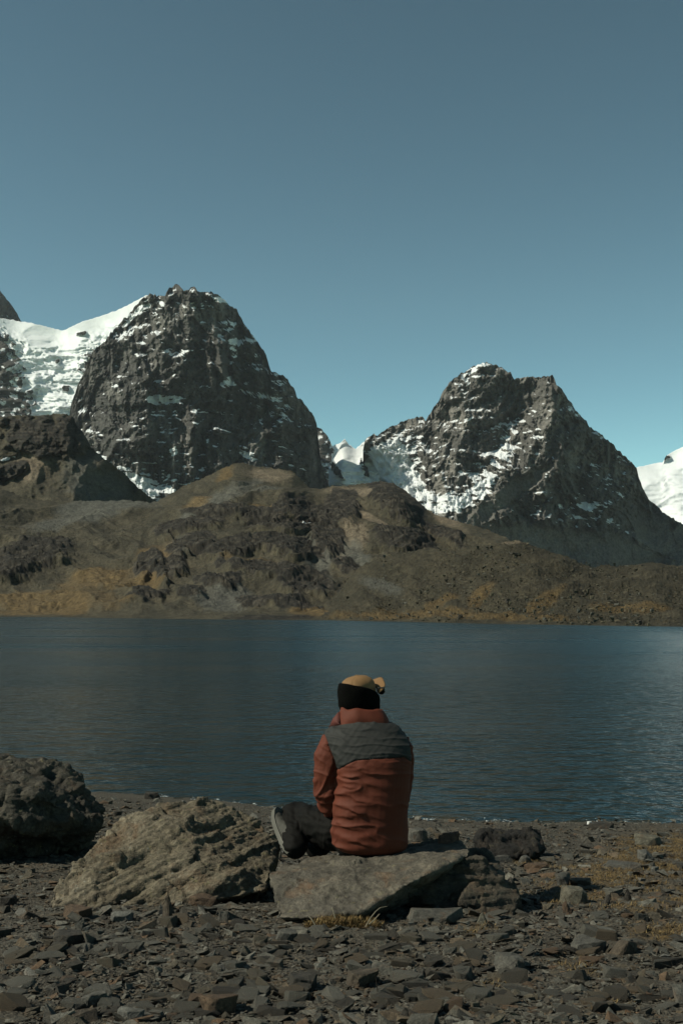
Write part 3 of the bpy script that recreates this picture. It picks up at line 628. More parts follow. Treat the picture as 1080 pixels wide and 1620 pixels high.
YP = 5.8
person = bpy.data.objects.new('person', None); COL.objects.link(person); person.location = P3(585, 1343, 5.85); person.empty_display_size = .1
meta(person, 'person in rust red and grey jacket and tan cap seated on the flat slab', 'person')
SC = 5.8 * 1.02 / F_PX
def R(px, py, Y, rx, ry, n=40, ex=2.3):
    """horizontal rounded ring around the point seen at (px,py,Y); rx in pixels, ry in metres"""
    c = P3(px, py, Y); out = []
    for i in range(n):
        a = 2 * math.pi * i / n; ca, sa = math.cos(a), math.sin(a)
        out.append((c.x + math.copysign(abs(ca) ** (2 / ex), ca) * rx * SC, c.y + math.copysign(abs(sa) ** (2 / ex), sa) * ry, c.z))
    return out
# skeleton points
HIP_L, KNEE_L, ANK_L = P3(572, 1320, 5.88), P3(466, 1296, 6.22), P3(463, 1336, 5.98)
HIP_R, KNEE_R, ANK_R = P3(606, 1322, 5.85), P3(545, 1286, 6.33), P3(500, 1345, 6.3)
SH_L, EL_L, WR_L = P3(523, 1180, 5.86), P3(519, 1272, 5.92), P3(556, 1288, 6.16)
SH_R, EL_R, WR_R = P3(635, 1180, 5.92), P3(637, 1268, 6.05), P3(572, 1288, 6.2)
HEAD = P3(568, 1102, 6.0); NECK = P3(570, 1150, 5.92)
FACE = Vector((math.sin(math.radians(48)), math.cos(math.radians(48)), .13)).normalized()
HR = FACE.cross(Vector((0, 0, 1))).normalized(); HU = HR.cross(FACE).normalized()
def HP(r, f, u): return HEAD + HR * r + FACE * f + HU * u

# body: one continuous surface (mostly hidden by the clothes)
bm = bmesh.new()
ring_loft(bm, [R(582, y, Y, w, d, 28) for y, Y, w, d in [(1336, 5.89, 34, .08), (1315, 5.89, 38, .09), (1280, 5.88, 40, .09), (1230, 5.87, 44, .095), (1190, 5.87, 46, .09), (1165, 5.89, 36, .08), (1152, 5.91, 24, .07)]])
tube(bm, [NECK + Vector((0, 0, -.05)), NECK, HP(0, -.015, -.06)], [.065, .062, .06])
def sph(bm, c, r, rot=None, n=18):
    M = Matrix.Translation(Vector(c)) @ (rot.to_4x4() if rot else Matrix()) @ Matrix.Diagonal((*r, 1)); bmesh.ops.create_uvsphere(bm, u_segments=n, v_segments=n // 2, radius=1, matrix=M)
HM = Matrix((HR, FACE, HU)).transposed()
sph(bm, HP(0, -.005, .012), (.07, .088, .082), HM); sph(bm, HP(0, .02, -.045), (.058, .07, .075), HM)
tube(bm, [HP(0, .088, .03), HP(0, .106, -.01)], [.011, .017], 10)
for s in (-1, 1):
    sph(bm, HP(s * .076, -.005, .0), (.01, .02, .032), HM); sph(bm, HP(s * .034, .074, .022), (.017, .016, .012), HM); sph(bm, HP(s * .018, .083, -.042), (.02, .012, .006), HM)
tube(bm, [HP(-.03, .085, -.05), HP(0, .091, -.05), HP(.03, .085, -.05)], [.006, .008, .006], 8)
def hand(bm, wr, direc, up):
    d = direc.normalized(); s = d.cross(up).normalized(); u = s.cross(d)
    tube(bm, [wr - d * .03, wr + d * .03, wr + d * .075], [.028, .034, .036], 12, .55)
    for k, (o, L) in enumerate([(-.027, .068), (-.009, .078), (.009, .074), (.026, .058)]):
        p0 = wr + d * .085 + s * o; p1 = p0 + d * L * .45 - u * .012; p2 = p1 + d * L * .22 - u * L * .3; p3 = p2 - d * .006 - u * L * .25
        tube(bm, [wr + d * .06 + s * o * .8, p0, p1, p2, p3], [.009, .0095, .009, .008, .007], 8)
    t0 = wr + d * .02 - s * .03; t1 = t0 + d * .03 - s * .022 - u * .01; tube(bm, [t0, t1, t1 + d * .032 - u * .014], [.012, .0105, .009], 8)
for a, e, w, sd_ in ((SH_L, EL_L, WR_L, 1), (SH_R, EL_R, WR_R, -1)):
    a2 = a + Vector((.03 * sd_, .02, -.03)); tube(bm, [a2, (a2 + e) / 2, e, (e + w) / 2, w], [.04, .04, .038, .036, .028], 12)
    hand(bm, w, (w - e) + Vector((0, .05, -.03)), Vector((0, .2, 1)))
for h, k, a in ((HIP_L, KNEE_L, ANK_L), (HIP_R, KNEE_R, ANK_R)):
    tube(bm, [h, (h + k) / 2, k, (k + a) / 2, a], [.05, .055, .046, .045, .034], 14)
me = remesh(bm, .0078, 2); link('body', me, M_SKIN, person)

# jacket
def blend(rows, n): return spline(rows, n)
bm = bmesh.new()
TOR = [(1347, 588, 41, 5.86, .1), (1342, 587, 52, 5.86, .135), (1330, 586, 57, 5.86, .15), (1310, 585, 58, 5.86, .15), (1285, 586, 57, 5.85, .145), (1260, 588, 57, 5.845, .14), (1235, 590, 57, 5.845, .14), (1212, 590, 58, 5.85, .14), (1195, 588, 62, 5.86, .138), (1180, 586, 65, 5.87, .132), (1166, 578, 63, 5.885, .122), (1156, 577, 57, 5.9, .112), (1149, 580, 48, 5.91, .106), (1143, 578, 39, 5.918, .095), (1138, 573, 31, 5.925, .08)]
ring_loft(bm, [R(px, py, Y, w, d) for py, px, w, Y, d in blend(TOR, 40)])
tube(bm, [P3(527, 1172, 5.88), P3(519, 1195, 5.87), P3(517, 1225, 5.87), P3(518, 1252, 5.885), P3(522, 1272, 5.92), P3(538, 1283, 6.0), P3(556, 1287, 6.14)], [.062, .07, .066, .064, .06, .056, .048], 20)
tube(bm, [P3(628, 1172, 5.9), P3(634, 1195, 5.93), P3(634, 1230, 5.98), P3(630, 1262, 6.06), P3(612, 1280, 6.14), P3(576, 1287, 6.22)], [.06, .066, .064, .06, .056, .048], 20)
me = remesh(bm, .0048, 3, .4); V = coords(me); N = normals(me); QX, QY = proj(V)
back = sst(.25, -.2, N[:, 1])
def folds(V):
    x, y, z = V[:, 0], V[:, 1], V[:, 2]
    wz = z + .022 * noise(x * 5, y * 5, z * 4, 201) + .16 * (x - .05) * sst(.0, .4, x) 
    a = 1 - np.abs(noise(x * 3.2 + .6 * noise(x * 9, y * 3, z * 9, 202), y * 2.5, wz * 17, 203)) * 2.4
    b = 1 - np.abs(noise(x * 7, y * 5, wz * 34 + x * 3, 204)) * 2.2
    return np.clip(a, -.5, 1), np.clip(b, -.5, 1)
A, B = folds(V)
leftw = .3 + .7 * sst(640, 530, QX); redz = sst(1195, 1230, QY); zz = sst(1205, 1215, QY + 6 * np.sin(QX / 9))
zp = ((QY + 4 * noise(QX / 13, QY / 16, 1, 210) + 7 * noise(QX / 40, QY / 30, 1, 211) - .34 * (QX - 530)) / 17.0) % 1
zigf = np.where(zp < .72, (zp / .72) ** 1.6, (1 - (zp - .72) / .28) ** 2) * np.clip(.55 + 1.1 * noise(QX / 24, QY / 12, 3, 215), 0, 1.3)
onb = sst(528, 536, QX) * sst(660, 560, QX)
D = back * redz * (.005 * A * leftw + .003 * np.clip(A, 0, 1) ** 3 + .011 * (zigf - .3) * onb * sst(640, 545, QX + 14 * noise(QX / 9, QY / 14, 5, 216)))
yk = (1 - redz) * back
D = D + yk * (.0045 * np.clip(1 - np.abs(noise(QX / 60 + QY / 40, QY / 17 - QX / 55, 1, 205)) * 5, 0, 1) + .0012 * noise(QX / 7 + QY / 9, QY / 30, 1, 206))
slv = sst(535, 524, QX)
D = D + slv * (.009 * np.clip(1 - np.abs(noise(QX / 26 + QY / 70, QY / 30 + QX / 26, V[:, 1] * 8, 207)) * 3.4, 0, 1))
D = D * sst(1350, 1335, QY)
# seams: arm-hole and hem
def yoke_m(px, py):
    low = np.interp(px, [500, 530, 536, 548, 562, 585, 620, 640, 650, 665], [1210, 1216, 1217, 1210, 1203, 1201, 1199, 1198, 1205, 1214])
    lef = np.interp(py, [1130, 1160, 1166, 1185, 1203, 1220], [512, 512, 515, 522, 529, 533])
    rig = np.interp(py, [1130, 1158, 1175, 1195, 1215, 1230], [640, 640, 648, 651, 651, 650])
    return np.minimum(np.minimum((low - py), (px - lef) * 1.0), (rig - px))
V = V + N * D[:, None]
for _ in range(2):
    QX, QY = proj(V); m = yoke_m(QX, QY); e = .5
    gx_ = (yoke_m(QX + e, QY) - yoke_m(QX - e, QY)) / (2 * e); gy_ = (yoke_m(QX, QY + e) - yoke_m(QX, QY - e)) / (2 * e)
    k = np.where(np.abs(m) < .95, -m / np.maximum(gx_ ** 2 + gy_ ** 2, .2), 0)
    V[:, 0] += k * gx_ * SC * .9; V[:, 2] -= k * gy_ * SC * .9
QX, QY = proj(V); m = yoke_m(QX, QY)
V = V + N * (.0026 * sst(-.3, .6, m) - .004 * np.exp(-(m / .8) ** 2))[:, None]
set_coords(me, V); jacket = link('jacket', me, M_RED, person)
bmj = bmesh.new(); bmj.from_mesh(me); bmj.verts.ensure_lookup_table()
bmy = bmj.copy()
inn = [f.index for f in bmj.faces if np.mean([m[v.index] for v in f.verts]) > 0]; si = set(inn)
bmesh.ops.delete(bmj, geom=[f for f in bmj.faces if f.index in si], context='FACES'); bmesh.ops.delete(bmy, geom=[f for f in bmy.faces if f.index not in si], context='FACES')
bmj.to_mesh(me); bmj.free(); my = bpy.data.meshes.new('yoke'); bmy.to_mesh(my); bmy.free()
def child(name, me, mat, par):
    """a sub-part of a part that itself sits at the origin of its thing's frame"""
    o = bpy.data.objects.new(name, me); COL.objects.link(o); me.materials.clear(); me.materials.append(mat); o.parent = par; return o
meta(child('yoke', my, M_YOKE, jacket), 'dark grey shoulder yoke')
# collar: a thick standing band, open in front, with a loose flap on the left
bm = bmesh.new()
def band(rings_o, rings_i, closed=False):
    """strip with thickness; rings are lists of points along the band, bottom to top"""
    rows = [rings_o[0]] + rings_o[1:] + list(reversed(rings_i)); Vv = [[bm.verts.new(p) for p in r] for r in rows]; n = len(rows[0]); k = len(rows)
    for i in range(k):
        a, b = Vv[i], Vv[(i + 1) % k]
        for j in range(n - 1): bm.faces.new((a[j], a[j + 1], b[j + 1], b[j]))
    bm.faces.new([r[0] for r in Vv]); bm.faces.new([r[-1] for r in reversed(Vv)])
def col_row(py, rx, ry, cx, Y, off, drop=0):
    c = P3(cx, py, Y); out = []
    for t in np.linspace(-250, 70, 50):
        a = math.radians(t); ex = 2.4; ca, sa = math.cos(a), math.sin(a)
        fr = max(0, (sa + .2))       # towards the front the collar dips and spreads
        out.append(Vector((c.x + math.copysign(abs(ca) ** (2 / ex), ca) * (rx * SC + off), c.y + math.copysign(abs(sa) ** (2 / ex), sa) * (ry + off), c.z - drop * fr + .004 * math.sin(t / 9))))
    return out
rows_o = [col_row(1150, 42, .1, 576, 5.925, .0, .05), col_row(1143, 40.5, .1, 575.5, 5.93, .003, .05), col_row(1135, 38, .1, 574, 5.935, .004, .05), col_row(1127, 35.5, .094, 572.5, 5.94, .001, .05), col_row(1120, 33, .088, 571.5, 5.945, -.002, .05)]
rows_i = [[p + Vector((-(p.x - NECK.x) * .07, -(p.y - NECK.y) * .07, -.002)) for p in r] for r in rows_o]
band(rows_o, rows_i)
bmesh.ops.recalc_face_normals(bm, faces=bm.faces); bmesh.ops.subdivide_edges(bm, edges=bm.edges, cuts=1, use_grid_fill=True)
me = bpy.data.meshes.new('collar'); bm.to_mesh(me); bm.free(); smooth_all(me); V = coords(me); me.update(); N = normals(me)
V = V + N * (.006 * noise(V[:, 0] * 16, V[:, 1] * 10, V[:, 2] * 12, 220))[:, None]; set_coords(me, V); child('collar', me, M_RED, jacket)
bm = bmesh.new()
A0, A1, A2, A3 = P3(535, 1126, 5.9), P3(526, 1137, 5.92), P3(518.5, 1153, 5.94), P3(540, 1148, 5.86)
hull_bm(bm, [p + Vector(o) for p in (A0, A1, A2, A3) for o in ((0, 0, 0), (.006, .025, .0))]); bmesh.ops.bevel(bm, geom=bm.edges, offset=.003, segments=2, affect='EDGES')
me = bpy.data.meshes.new('collar_flap'); bm.to_mesh(me); bm.free(); smooth_all(me); child('collar_flap', me, fabric('dark_red_lining', (.09, .024, .018)), jacket)

# trousers
bm = bmesh.new()
ring_loft(bm, [R(px, py, Y, w, d, 30) for py, px, w, Y, d in [(1350, 580, 42, 5.88, .11), (1344, 582, 49, 5.88, .125), (1328, 584, 46, 5.88, .125), (1300, 585, 46, 5.88, .12), (1280, 585, 46, 5.88, .11)]])
tube(bm, [P3(570, 1322, 5.88), P3(532, 1317, 5.95), P3(498, 1304, 6.06), P3(470, 1294, 6.2)], [.085, .094, .088, .08], 18)
tube(bm, [P3(466, 1293, 6.2), P3(465, 1306, 6.12), P3(466, 1322, 6.04), P3(467, 1342, 5.97)], [.08, .074, .066, .061], 18)
tube(bm, [HIP_R, P3(580, 1304, 6.1), KNEE_R], [.1, .09, .078], 18); tube(bm, [KNEE_R, (KNEE_R + ANK_R) / 2, ANK_R], [.078, .068, .06], 18)
me = remesh(bm, .007, 5); V = coords(me); N = normals(me); QX, QY = proj(V)
D = .007 * (1 - np.abs(noise(QX / 34 + QY / 30, QY / 12 - QX / 26, V[:, 1] * 5, 230)) * 2.2) + .004 * (1 - np.abs(noise(QX / 9, QY / 34 - QX / 50, V[:, 1] * 9, 231)) * 2.2)
V = V + N * (D * sst(1352, 1340, QY))[:, None]; set_coords(me, V); link('trousers', me, M_PANTS, person)

# shoes
def shoe(heel, toe, down):
    f = (toe - heel).normalized(); d = (down - f * down.dot(f)).normalized(); s = f.cross(d)
    def pt(l, w, h): return heel + f * l + s * w - d * h
    L = .285
    prof = [(0, .028, .035, .07), (.02, .036, .034, .092), (.06, .038, .033, .1), (.1, .037, .033, .098), (.14, .041, .032, .078), (.18, .046, .031, .062), (.22, .047, .032, .05), (.26, .038, .036, .042), (.283, .02, .04, .032)]
    bm = bmesh.new(); rings = []
    for l, w, _, h in prof:
        rings.append([pt(l, w * math.copysign(abs(math.cos(a)) ** .75, math.cos(a)), .022 + max(0, math.sin(a)) ** .8 * (h - .02) + min(0, math.sin(a)) * .006) for a in np.linspace(0, 2 * math.pi, 24, endpoint=False)])
    ring_loft(bm, rings); up = remesh(bm, .005, 3); V = coords(up); N = normals(up)
    V = V + N * (.0022 * noise(V[:, 0] * 45, V[:, 1] * 45, V[:, 2] * 45, 240))[:, None]; set_coords(up, V); o = link('shoe', up, M_SHOE, person)
    bm = bmesh.new(); rings = []
    for l, w, rise, _ in prof:
        l2 = -.006 + l * 1.035; r = .024 * (abs(l - .13) / .15) ** 2.2
        rings.append([pt(l2, (w + .006) * sx, h + r) for sx, h in ((-1, .004), (-1.02, .012), (-.98, .024), (0, .024), (.98, .024), (1.02, .012), (1, .0), (.3, -.002), (-.3, -.002))])
    ring_loft(bm, rings); bmesh.ops.recalc_face_normals(bm, faces=bm.faces); me = bpy.data.meshes.new('sole'); bm.to_mesh(me); bm.free(); child('sole', me, M_SOLE, o)
    for k in range(9):
        bm = bmesh.new(); l = .02 + k * .028; w = np.interp(l, [p[0] for p in prof], [p[1] for p in prof])
        hull_bm(bm, [pt(l + a, w * .85 * b, h) for a in (0, .014) for b in (-1, 1) for h in (.002, -.007)]); me = bpy.data.meshes.new('tread'); bm.to_mesh(me); bm.free(); child('tread', me, M_LACE, o)
    bm = bmesh.new(); tube(bm, [pt(.0, 0, .035), pt(-.003, 0, .06), pt(.004, 0, .094)], [.012, .013, .012], 10, .6); me = remesh(bm, .004, 2); child('heel_tab', me, M_LACE, o)
    for k in range(5):
        bm = bmesh.new(); l = .11 + k * .022; h = np.interp(l, [p[0] for p in prof], [p[3] for p in prof]) + .004
        tube(bm, [pt(l, -.025, h - .01), pt(l, 0, h), pt(l, .025, h - .01)], [.003] * 3, 6); me = bpy.data.meshes.new('lace'); bm.to_mesh(me); bm.free(); child('lace', me, M_LACE, o)
    return o
shoe(P3(456, 1356, 5.96), P3(437, 1301, 6.12), Vector((-.78, .5, -.38)))
shoe(P3(512, 1354, 6.28), P3(486, 1350, 6.52), Vector((0, 0, -1)))

# head wear
bm = bmesh.new(); rows_o, rows_i = [], []
def head_ring(u, rr, ff, tilt, n=40, shift=0):
    return [HP(rr * math.cos(a), shift + ff * math.sin(a), u + tilt * math.sin(a)) for a in np.linspace(0, 2 * math.pi, n, endpoint=False)]
R1 = [head_ring(-.14, .08, .092, -.02, shift=-.005), head_ring(-.1, .086, .1, -.02, shift=-.005), head_ring(-.05, .098, .116, -.02, shift=-.005), head_ring(-.01, .1, .119, -.022, shift=-.005), head_ring(.02, .096, .114, -.033, shift=-.005), head_ring(.038, .09, .107, -.04, shift=-.005), head_ring(.047, .085, .101, -.042, shift=-.005), head_ring(.035, .084, .1, -.04, shift=-.005), head_ring(-.13, .082, .095, -.02, shift=-.005)]
ring_loft(bm, R1); bmesh.ops.subdivide_edges(bm, edges=bm.edges, cuts=1, use_grid_fill=True)
bmesh.ops.recalc_face_normals(bm, faces=bm.faces); me = bpy.data.meshes.new('neck_gaiter'); bm.to_mesh(me); bm.free(); smooth_all(me); me.update(); V = coords(me); N = normals(me)
V = V + N * (.004 * noise(V[:, 0] * 14, V[:, 1] * 14, V[:, 2] * 30, 250))[:, None]; set_coords(me, V); link('neck_gaiter', me, M_GAITER, person)
bm = bmesh.new()
CU = [(.0, .084, .1), (.05, .082, .1), (.07, .078, .095), (.088, .066, .082), (.1, .05, .062), (.107, .03, .038), (.11, .01, .012)]
ring_loft(bm, [head_ring(u, a, b, .0, 40, -.004) for u, a, b in CU])
bmesh.ops.recalc_face_normals(bm, faces=bm.faces); bmesh.ops.subdivide_edges(bm, edges=bm.edges, cuts=1, use_grid_fill=True)
me = bpy.data.meshes.new('cap'); bm.to_mesh(me); bm.free(); smooth_all(me); me.update(); V = coords(me); N = normals(me); q = (V - np.array(HEAD)) @ np.array(HM)
ang = np.arctan2(q[:, 1], q[:, 0]); V = V + N * (.003 * noise(V[:, 0] * 22, V[:, 1] * 22, V[:, 2] * 22, 260) - .0025 * np.exp(-((np.abs((ang / (math.pi / 3)) % 1 - .5) - .5) / .03) ** 2))[:, None]; set_coords(me, V)
cap = link('cap', me, M_CAP, person)
bm = bmesh.new(); sph(bm, HP(0, -.004, .111), (.008, .008, .004), HM, 10); me = bpy.data.meshes.new('button'); bm.to_mesh(me); bm.free(); child('button', me, M_CAP, cap)
bm = bmesh.new(); rows = []
for k in np.linspace(0, 1, 9):
    row = []
    for t in np.linspace(-1, 1, 17):
        wd = .098 * math.sqrt(max(0, 1 - .8 * k ** 3))
        row.append(HP(t * wd, .05 + .118 * k * (1 - .22 * t * t) + .04 * (1 - t * t) * (1 - k) , .044 + .03 * k - .026 * t * t * (1 - .2 * k)))
    rows.append(row)
Vt = [[bm.verts.new(p) for p in r] for r in rows]; Vb = [[bm.verts.new(p - HU * .005) for p in r] for r in rows]
nr, nc = len(rows), len(rows[0])
for i in range(nr - 1):
    for j in range(nc - 1):
        bm.faces.new((Vt[i][j], Vt[i][j + 1], Vt[i + 1][j + 1], Vt[i + 1][j])); bm.faces.new((Vb[i][j], Vb[i + 1][j], Vb[i + 1][j + 1], Vb[i][j + 1]))
ed = [(0, j) for j in range(nc)] + [(i, nc - 1) for i in range(1, nr)] + [(nr - 1, j) for j in range(nc - 2, -1, -1)] + [(i, 0) for i in range(nr - 2, 0, -1)]
for a, b in zip(ed, ed[1:] + ed[:1]): bm.faces.new((Vt[a[0]][a[1]], Vb[a[0]][a[1]], Vb[b[0]][b[1]], Vt[b[0]][b[1]]))
bmesh.ops.recalc_face_normals(bm, faces=bm.faces); me = bpy.data.meshes.new('brim'); bm.to_mesh(me); bm.free(); smooth_all(me); child('brim', me, M_CAP, cap)
# sunglasses worn over the gaiter: temples reach back past the head
gl = None
bm = bmesh.new()
tube(bm, [HP(-.07, .118, .028), HP(-.102, .06, .04), HP(-.106, .0, .05), HP(-.104, -.03, .06), HP(-.1, -.045, .07)], [.004, .004, .004, .0045, .005], 8)
tube(bm, [HP(.07, .118, .028), HP(.098, .09, .036), HP(.099, .05, .04)], [.004, .004, .004], 8)
tube(bm, [HP(-.07, .118, .03), HP(0, .132, .034), HP(.07, .118, .03)], [.004] * 3, 8)
me = bpy.data.meshes.new('sunglasses'); bm.to_mesh(me); bm.free(); smooth_all(me); gl = link('sunglasses', me, M_DARK, person)
for s in (-1, 1):
    bm = bmesh.new(); sph(bm, HP(s * .036, .124, .012), (.032, .006, .022), HM, 14); me = bpy.data.meshes.new('lens'); bm.to_mesh(me); bm.free(); smooth_all(me); child('lens', me, M_DARK, gl)
    if s < 0: bm = bmesh.new(); sph(bm, HP(-.103, -.025, .06), (.005, .006, .005), HM, 10); me = bpy.data.meshes.new('temple_tip'); bm.to_mesh(me); bm.free(); smooth_all(me); child('temple_tip', me, M_METAL, gl)

# ------------------------------------------------------------------ loose stones, turf, waterline
rng = np.random.default_rng(11); rnd = random.Random(4)
SLATE = np.array([(.082, .078, .064), (.06, .056, .045), (.106, .101, .084), (.045, .040, .031), (.072, .061, .043), (.082, .062, .04), (.088, .056, .033), (.032, .028, .022), (.115, .11, .095)])
SLATE = SLATE * 1.2
SW = np.array([.2, .19, .14, .12, .13, .09, .05, .06, .02]); SW /= SW.sum()
def stone_mesh(kind, detail):
    """angular shale fragment about one unit long"""
    n = 7 if not detail else 12
    ax = {'flat': (.5, .34, .075), 'block': (.5, .34, .16), 'sliver': (.5, .17, .07), 'lump': (.46, .38, .24)}[kind]
    pts = []
    for i in range(n):
        a = rnd.uniform(0, 2 * math.pi); r_ = rnd.uniform(.72, 1.05); zz = rnd.choice((-1, 1)) * rnd.uniform(.7, 1)
        pts.append(Vector((math.cos(a) * r_ * ax[0], math.sin(a) * r_ * ax[1], zz * ax[2])))
    bm = bmesh.new(); hull_bm(bm, pts)
    if detail:
        bmesh.ops.bevel(bm, geom=bm.edges, offset=.02, segments=1, affect='EDGES'); bmesh.ops.triangulate(bm, faces=bm.faces)
        bmesh.ops.subdivide_edges(bm, edges=[e for e in bm.edges if e.calc_length() > .16], cuts=1)
        for v in bm.verts: v.co += v.co.normalized() * .028 * float(noise(v.co.x * 7, v.co.y * 7, v.co.z * 16, rnd.randint(0, 99)))
    bmesh.ops.triangulate(bm, faces=bm.faces); bm.normal_update()
    return bm
KINDS = ['flat'] * 11 + ['block'] * 7 + ['sliver'] * 5 + ['lump'] * 2
fine_lib = []
for k in KINDS * 2:
    b_ = stone_mesh(k, False); b_.verts.ensure_lookup_table()
    fine_lib.append((np.array([v.co[:] for v in b_.verts]), np.array([[v.index for v in f.verts] for f in b_.faces]))); b_.free()
big_lib = {}
for k in ('flat', 'block', 'sliver', 'lump'):
    for c in range(len(SLATE)):
        for vv in range(2):
            b_ = stone_mesh(k, True); me = bpy.data.meshes.new('slate_stone'); b_.to_mesh(me); b_.free()
            V = coords(me); cc = SLATE[c] * (1 + .2 * noise(V[:, 0] * 4, V[:, 1] * 4, V[:, 2] * 9, c))[:, None]
            set_attrs(me, None, cc); me.materials.append(M_STONE); big_lib[(k, c, vv)] = me
# scatter: position, length, kind
N_ST = 74000
yy = 3.3 + (rng.random(N_ST) ** 1.35) * 9.6; xx = (rng.random(N_ST) * 2 - 1) * (yy * .315 + .25)
ww_ = water_line(xx); ok = yy < ww_ + .25; xx, yy, ww_ = xx[ok], yy[ok], ww_[ok]
ln = .0145 * (1 - rng.random(len(xx))) ** -.46
near_w = sst(2.6, .6, ww_ - yy); ln = ln * (1 - .35 * near_w)
ln = np.minimum(ln * 1.12, .13) ; ln = np.where(ln > .22, .1 + .4 * (ln - .1), ln)
tm = turf_mask(xx, yy); keep = rng.random(len(xx)) > tm * .75; xx, yy, ln, ww_ = xx[keep], yy[keep], ln[keep], ww_[keep]
col_i = rng.choice(len(SLATE), len(xx), p=SW); kind_i = rng.integers(0, len(fine_lib), len(xx))
yaw = rng.normal(.15, .9, len(xx)); tl = rng.normal(0, .2, (len(xx), 2)); gz = ground_z(xx, yy)
KEEPOUT = [(-2.4, 7.9, 1.0), (-1.1, 6.2, .75), (.1, 5.6, .5), (.45, 5.7, .35), (1.15, 8.15, .26)]
px_, py_ = proj(np.stack([xx, yy, gz], -1)); size_px = ln / yy * F_PX
out = np.zeros(len(xx), bool)
for a, b_, c in KEEPOUT: out |= (xx - a) ** 2 + (yy - b_) ** 2 < c * c
infr = (px_ > 8) & (px_ < 1072) & (py_ < 1612) & ~out
order = np.argsort(-np.where(infr, size_px, 0)); big = order[:235]; isbig = np.zeros(len(xx), bool); isbig[big] = True
vs_, fs_, cs_, off = [], [], [], 0
for i in np.where(~isbig & ~((out) & (ln > .1)))[0]:
    V, Fc = fine_lib[kind_i[i]]; L = ln[i]; c, s_ = math.cos(yaw[i]), math.sin(yaw[i])
    x, y, z = V[:, 0] * L, V[:, 1] * L, V[:, 2] * L
    z = z + x * tl[i, 0] + y * tl[i, 1]
    vs_.append(np.stack([xx[i] + x * c - y * s_, yy[i] + x * s_ + y * c, gz[i] + z + L * .07], -1)); fs_.append(Fc + off); off += len(V)
    cs_.append(np.repeat(SLATE[col_i[i]][None] * (.75 + .5 * rng.random()), len(V), 0))
me = np_mesh('shingle', np.concatenate(vs_), np.concatenate(fs_), False, None, np.concatenate(cs_))
meta(link('shingle', me, M_STONE), kind='stuff')
CN = ['slate grey', 'dark grey', 'pale grey', 'charcoal', 'grey brown', 'brown', 'rusty orange', 'near black', 'light grey']
KN = {'flat': 'flat', 'block': 'blocky', 'sliver': 'narrow', 'lump': 'lumpy'}
def zone(px, py):
    d = 'at the bottom of the shore' if py > 1560 else 'low on the shore' if py > 1500 else None
    if d is None:
        if py < 1345: d = 'near the waterline'
        elif px < 120: d = 'below the dark left boulder'
        elif px < 430: d = 'in front of the long boulder'
        elif px < 830: d = 'in front of the stone slab'
        else: d = 'by the dry turf'
    s_ = 'far left' if px < 216 else 'left' if px < 432 else 'centre' if px < 648 else 'right' if px < 864 else 'far right'
    return d + ', ' + s_
lab_of = {}
for i in big:
    k = KINDS[int(rng.integers(0, len(KINDS)))]; L = ln[i]
    o = bpy.data.objects.new('slate_stone', big_lib[(k, int(col_i[i]), int(rng.integers(0, 2)))]); COL.objects.link(o)
    o.location = (xx[i], yy[i], gz[i] + L * {'flat': .035, 'block': .05, 'sliver': .035, 'lump': .06}[k]); o.scale = (L, L, L * rnd.uniform(.85, 1.2)); o.rotation_euler = (tl[i, 0] * .9, tl[i, 1] * .9, yaw[i])
    key = (CN[col_i[i]], KN[k], 'big' if size_px[i] > 52 else 'small', zone(px_[i], py_[i]))
    lab_of.setdefault('%s %s %s stone %s' % (key[2], key[1], key[0], key[3]), []).append((px_[i], o))
ORD = ['leftmost', 'second', 'third', 'fourth', 'fifth', 'sixth', 'seventh', 'eighth', 'ninth', 'tenth']
for lab, L in lab_of.items():
    L.sort(key=lambda t: t[0])
    for j, (_, o) in enumerate(L):
        meta(o, lab if len(L) == 1 else (('leftmost ' if j == 0 else ORD[min(j, 9)] + ' ') + lab + ' from left').replace(' from left', '' if j == 0 else ' from left'), 'stone', 'loose slate stones on the shore')

